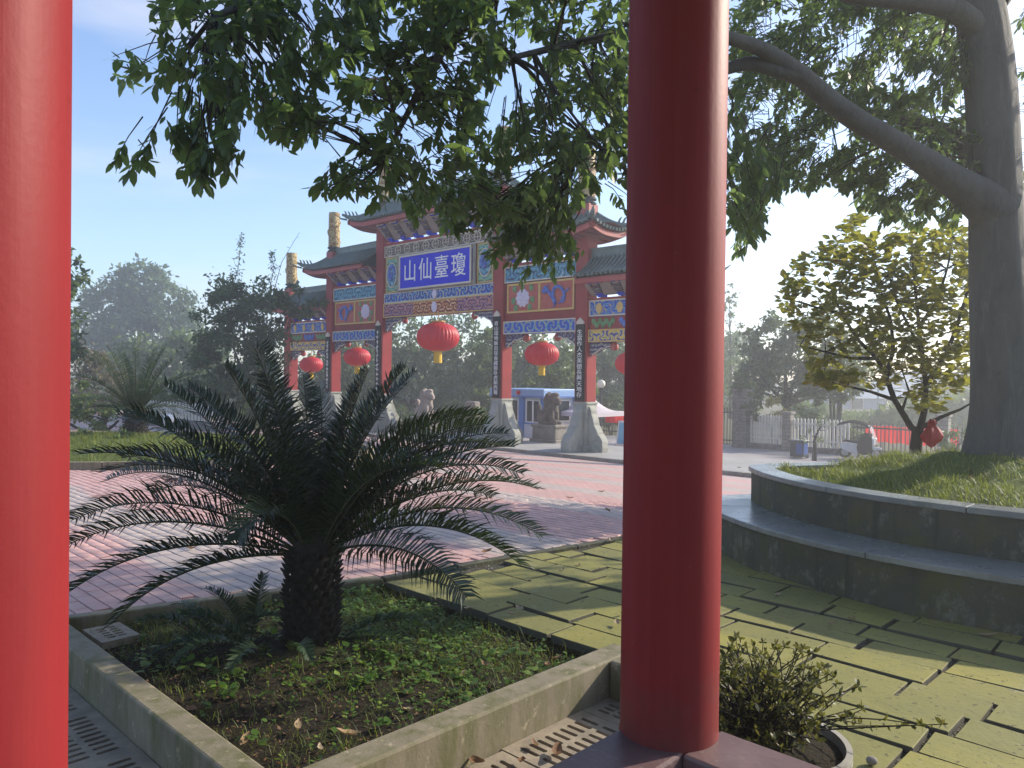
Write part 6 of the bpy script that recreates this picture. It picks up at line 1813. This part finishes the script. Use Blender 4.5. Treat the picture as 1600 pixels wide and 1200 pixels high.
# climber on the gate post
b = Vector((*xy(-aP1, FB), FZ))
simple_tree('climbing_plant', 'leafy climber wrapped over the rubble stone gate post', (b.x, b.y - .3, b.z), [(b.x, b.y - .1, b.z + 2.6, .6, .6, .6), (b.x + .2, b.y - .4, b.z + 1.6, .45, .25, .9), (b.x - .1, b.y - .3, b.z + 3.2, .7, .6, .5)], 1500, .14, M['far1'], cat='climber', trunk=.04)
# red barrier and pale ground cover behind the iron fence
rb0, rb1 = a_of(1352, 37.0), a_of(1500, 37.0)
root = tag(empty('red_barrier', (*xy(-rb0, 37.0), FZ), RZ), 'long bright red cloth barrier hung behind the iron fence', 'barrier')
n = 40; V = []
for i in range(n + 1):
    x = (rb1 - rb0) * i / n; V += [(x, .05 * math.sin(i * 1.3), 1.30 + .02 * math.sin(i * .7)), (x, .05 * math.sin(i * 1.3 + .5), .55 + .03 * math.sin(i * .9))]
mesh_from('cloth', V, [[2 * i, 2 * i + 1, 2 * i + 3, 2 * i + 2] for i in range(n)], M['red_cloth'], root, smooth=True)
for k in range(6): MB().tube([((rb1 - rb0) * k / 5, .08, -.1), ((rb1 - rb0) * k / 5, .08, 1.34)], .03, 6).build('pole', M['steel'], root)

# ================================================================== rubbish bin
bn = tag(empty('rubbish_bin', (*xy(-a_of(1250, 32.4), 32.4), -1.76), RZ), 'dark wheeled rubbish bin with a blue panel and grey lid before the picket fence', 'bin')
MB().box((0, 0, .36), (.58, .55, .62)).add([], []).build('body', M['bin'], bn, bevel=.04)
MB().box((0, 0, .70), (.68, .64, .07)).build('rim', M['bin'], bn, bevel=.02)
MB().box((0, .01, .755), (.64, .60, .05), rx=-.05).build('lid', M['bin_lid'], bn, bevel=.02)
MB().box((.295, 0, .40), (.02, .40, .46)).build('side_panel', M['bin_blue'], bn)
MB().box((.12, -.285, .40), (.24, .02, .46)).build('front_panel', M['bin_blue'], bn)
for s in (-1, 1): MB().tube([(s * .22, .24, .07), (s * .30, .24, .07)], .08, 14).build('wheel', M['rubber'], bn)

# ================================================================== electric scooter with sun canopy
sc = tag(empty('scooter', (*xy(-a_of(1345, 33.8), 33.8), -1.735), RZ + .12), 'parked electric scooter with an arched dark sun canopy and leg quilt', 'scooter')
for x, nm in ((.62, 'front'), (-.60, 'rear')):
    w = MB()
    w.tube([(x + .20 * math.cos(t), 0, .25 + .20 * math.sin(t)) for t in np.linspace(0, 2 * math.pi, 25)], .055, 8, False)
    wo_ = w.build('wheel', M['rubber'], sc, smooth=True)
    r_ = MB(); r_.tube([(x, -.05, .25), (x, .05, .25)], .13, 16)
    for k in range(6): r_.box((x, 0, .25), (.34, .03, .03), ry=k * math.pi / 6)
    r_.build('rim', M['steel'], wo_)
MB().prism([(-.80, .42), (-.72, .62), (-.45, .70), (-.10, .66), (-.02, .48), (.08, .30), (.38, .28), (.40, .20), (-.05, .18), (-.40, .26), (-.62, .36)], 'y', -.14, .14).build('body_shell', M['moped_white'], sc, bevel=.03)
MB().prism([(.36, .22), (.44, .24), (.60, .78), (.50, .98), (.40, .96), (.46, .70)], 'y', -.17, .17).build('leg_shield', M['moped_white'], sc, bevel=.03)
MB().prism([(.44, .42), (.62, .40), (.86, .44), (.84, .52), (.62, .54), (.46, .56)], 'y', -.08, .08).build('front_fender', M['moped_white'], sc, bevel=.02)
MB().prism([(-.72, .70), (-.62, .78), (-.20, .78), (-.05, .72), (-.08, .67), (-.45, .70)], 'y', -.15, .15).build('seat', M['dark_cloth'], sc, bevel=.03)
MB().tube([(.62, 0, .27), (.50, 0, .72), (.42, 0, 1.02)], .03, 8).build('steering_tube', M['steel'], sc)
MB().tube([(.36, -.32, 1.06), (.42, -.12, 1.03), (.42, .12, 1.03), (.36, .32, 1.06)], .018, 6).build('handlebar', M['rubber'], sc)
MB().ball((.60, 0, .86), (.07, .09, .08), 12, 8).build('headlight', M['globe'], sc, True)
for s in (-1, 1): MB().tube([(.42, s * .26, 1.03), (.44, s * .34, 1.22)], .01, 5).ball((.44, s * .36, 1.25), (.02, .06, .05), 8, 6).build('mirror', M['rubber'], sc)
MB().prism([(-.02, .26), (.20, .20), (.46, .24), (.54, .60), (.50, .95), (.40, 1.10), (.24, 1.12), (.10, 1.00), (.00, .80), (-.06, .50)], 'y', -.33, .33).build('leg_quilt', M['dark_cloth'], sc, bevel=.06)
cvp = []
for i in range(13):
    t = i / 12
    for j in range(9):
        s = j / 8 * 2 - 1; cvp.append((-.85 + 1.30 * t, s * .36, 1.42 + .24 * math.sin(math.pi * (.08 + .84 * t)) - .10 * s * s - .06 * t))
ca = mesh_from('sun_canopy', cvp, [[i * 9 + j, i * 9 + j + 1, i * 9 + 10 + j, i * 9 + 9 + j] for i in range(12) for j in range(8)], M['dark_cloth'], sc, smooth=True)
ca.modifiers.new('thick', 'SOLIDIFY').thickness = .015
t = NT('clear_visor'); t.pbr((0.75, 0.76, 0.74), 0.15, None, 0.5, **{'Alpha': 0.35}); M['visor'] = t.m
vs = []
for i in range(7):
    t_ = i / 6
    for j in range(7):
        s = j / 6 * 2 - 1; vs.append((.42 + .28 * t_ - .06 * s * s + .04 * math.sin(math.pi * t_), s * .30, 1.46 - .80 * t_))
mesh_from('visor', vs, [[i * 7 + j, i * 7 + j + 1, i * 7 + 8 + j, i * 7 + 7 + j] for i in range(6) for j in range(6)], M['visor'], sc, smooth=True)
for s in (-1, 1): MB().tube([(-.60, s * .16, .72), (-.72, s * .26, 1.1), (-.80, s * .30, 1.43)], .014, 5).tube([(.45, s * .22, .98), (.44, s * .30, 1.44)], .014, 5).build('canopy_stay', M['steel'], sc)
MB().box((-.05, 0, .14), (.03, .30, .24), ry=.3).build('kickstand', M['rubber'], sc)

# ================================================================== far houses in the haze
def house(px0, px1, ytop, Y, label, fl):
    p0 = at_y(px0, ytop, Y); p1 = at_y(px1, ytop, Y); zb = -1.8; H = p0.z - zb; w = (p1 - p0).length
    root = tag(empty('far_house', ((p0.x + p1.x) / 2, Y, zb)), label, 'house', 'houses in the haze')
    MB().span((-w / 2, 0, 0), (w / 2, 9, H)).build('wall', M['house'], root)
    rfv = MB().prism([(-.6, H), (9.6, H), (4.5, H + 2.2)], 'x', -w / 2 - .5, w / 2 + .5); rfv.build('roof', M['house_roof'], root)
    n = max(2, int(w / 3.4))
    for f in range(fl):
        for k in range(n):
            x = -w / 2 + (k + .5) * w / n; z = H * (f + .55) / fl
            wd = MB().span((x - .75, -.06, z - .65), (x + .75, .05, z + .65)).build('window', M['white_paint'], root)
            MB().span((x - .65, -.09, z - .56), (x + .65, -.04, z + .56)).build('pane', M['glass'], wd)
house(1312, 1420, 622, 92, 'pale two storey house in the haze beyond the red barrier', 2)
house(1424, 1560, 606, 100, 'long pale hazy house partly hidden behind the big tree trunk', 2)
for px, h_, lab in [(1305, 612, 'thin pale lamp post in the haze before the houses, by the slim stems'), (1372, 600, 'thin pale lamp post standing before the two storey house'), (1398, 606, 'thin pale lamp post between the two hazy houses'), (1490, 596, 'thin pale lamp post before the long hazy house')]:
    p = at_y(px, h_, 58); o = MB().tube([(0, 0, 0), (0, 0, p.z + 1.8)], .06, 8).tube([(0, 0, p.z + 1.75), (.7, 0, p.z + 1.85)], .05, 6).build('street_lamp', M['picket'], loc=(p.x, p.y, -1.8)); tag(o, lab, 'lamp')

# ================================================================== haze
t = NT('haze_air')
vol = t.new('VolumePrincipled'); vol.inputs['Color'].default_value = (0.94, 0.97, 1.0, 1); vol.inputs['Density'].default_value = 0.0032; vol.inputs['Anisotropy'].default_value = 0.60
t.l.new(vol.outputs[0], t.out.inputs['Volume'])
hz = MB().span((-170, -30, -3.0), (170, 190, 17.0)).build('haze', t.m); tag(hz, kind='stuff')
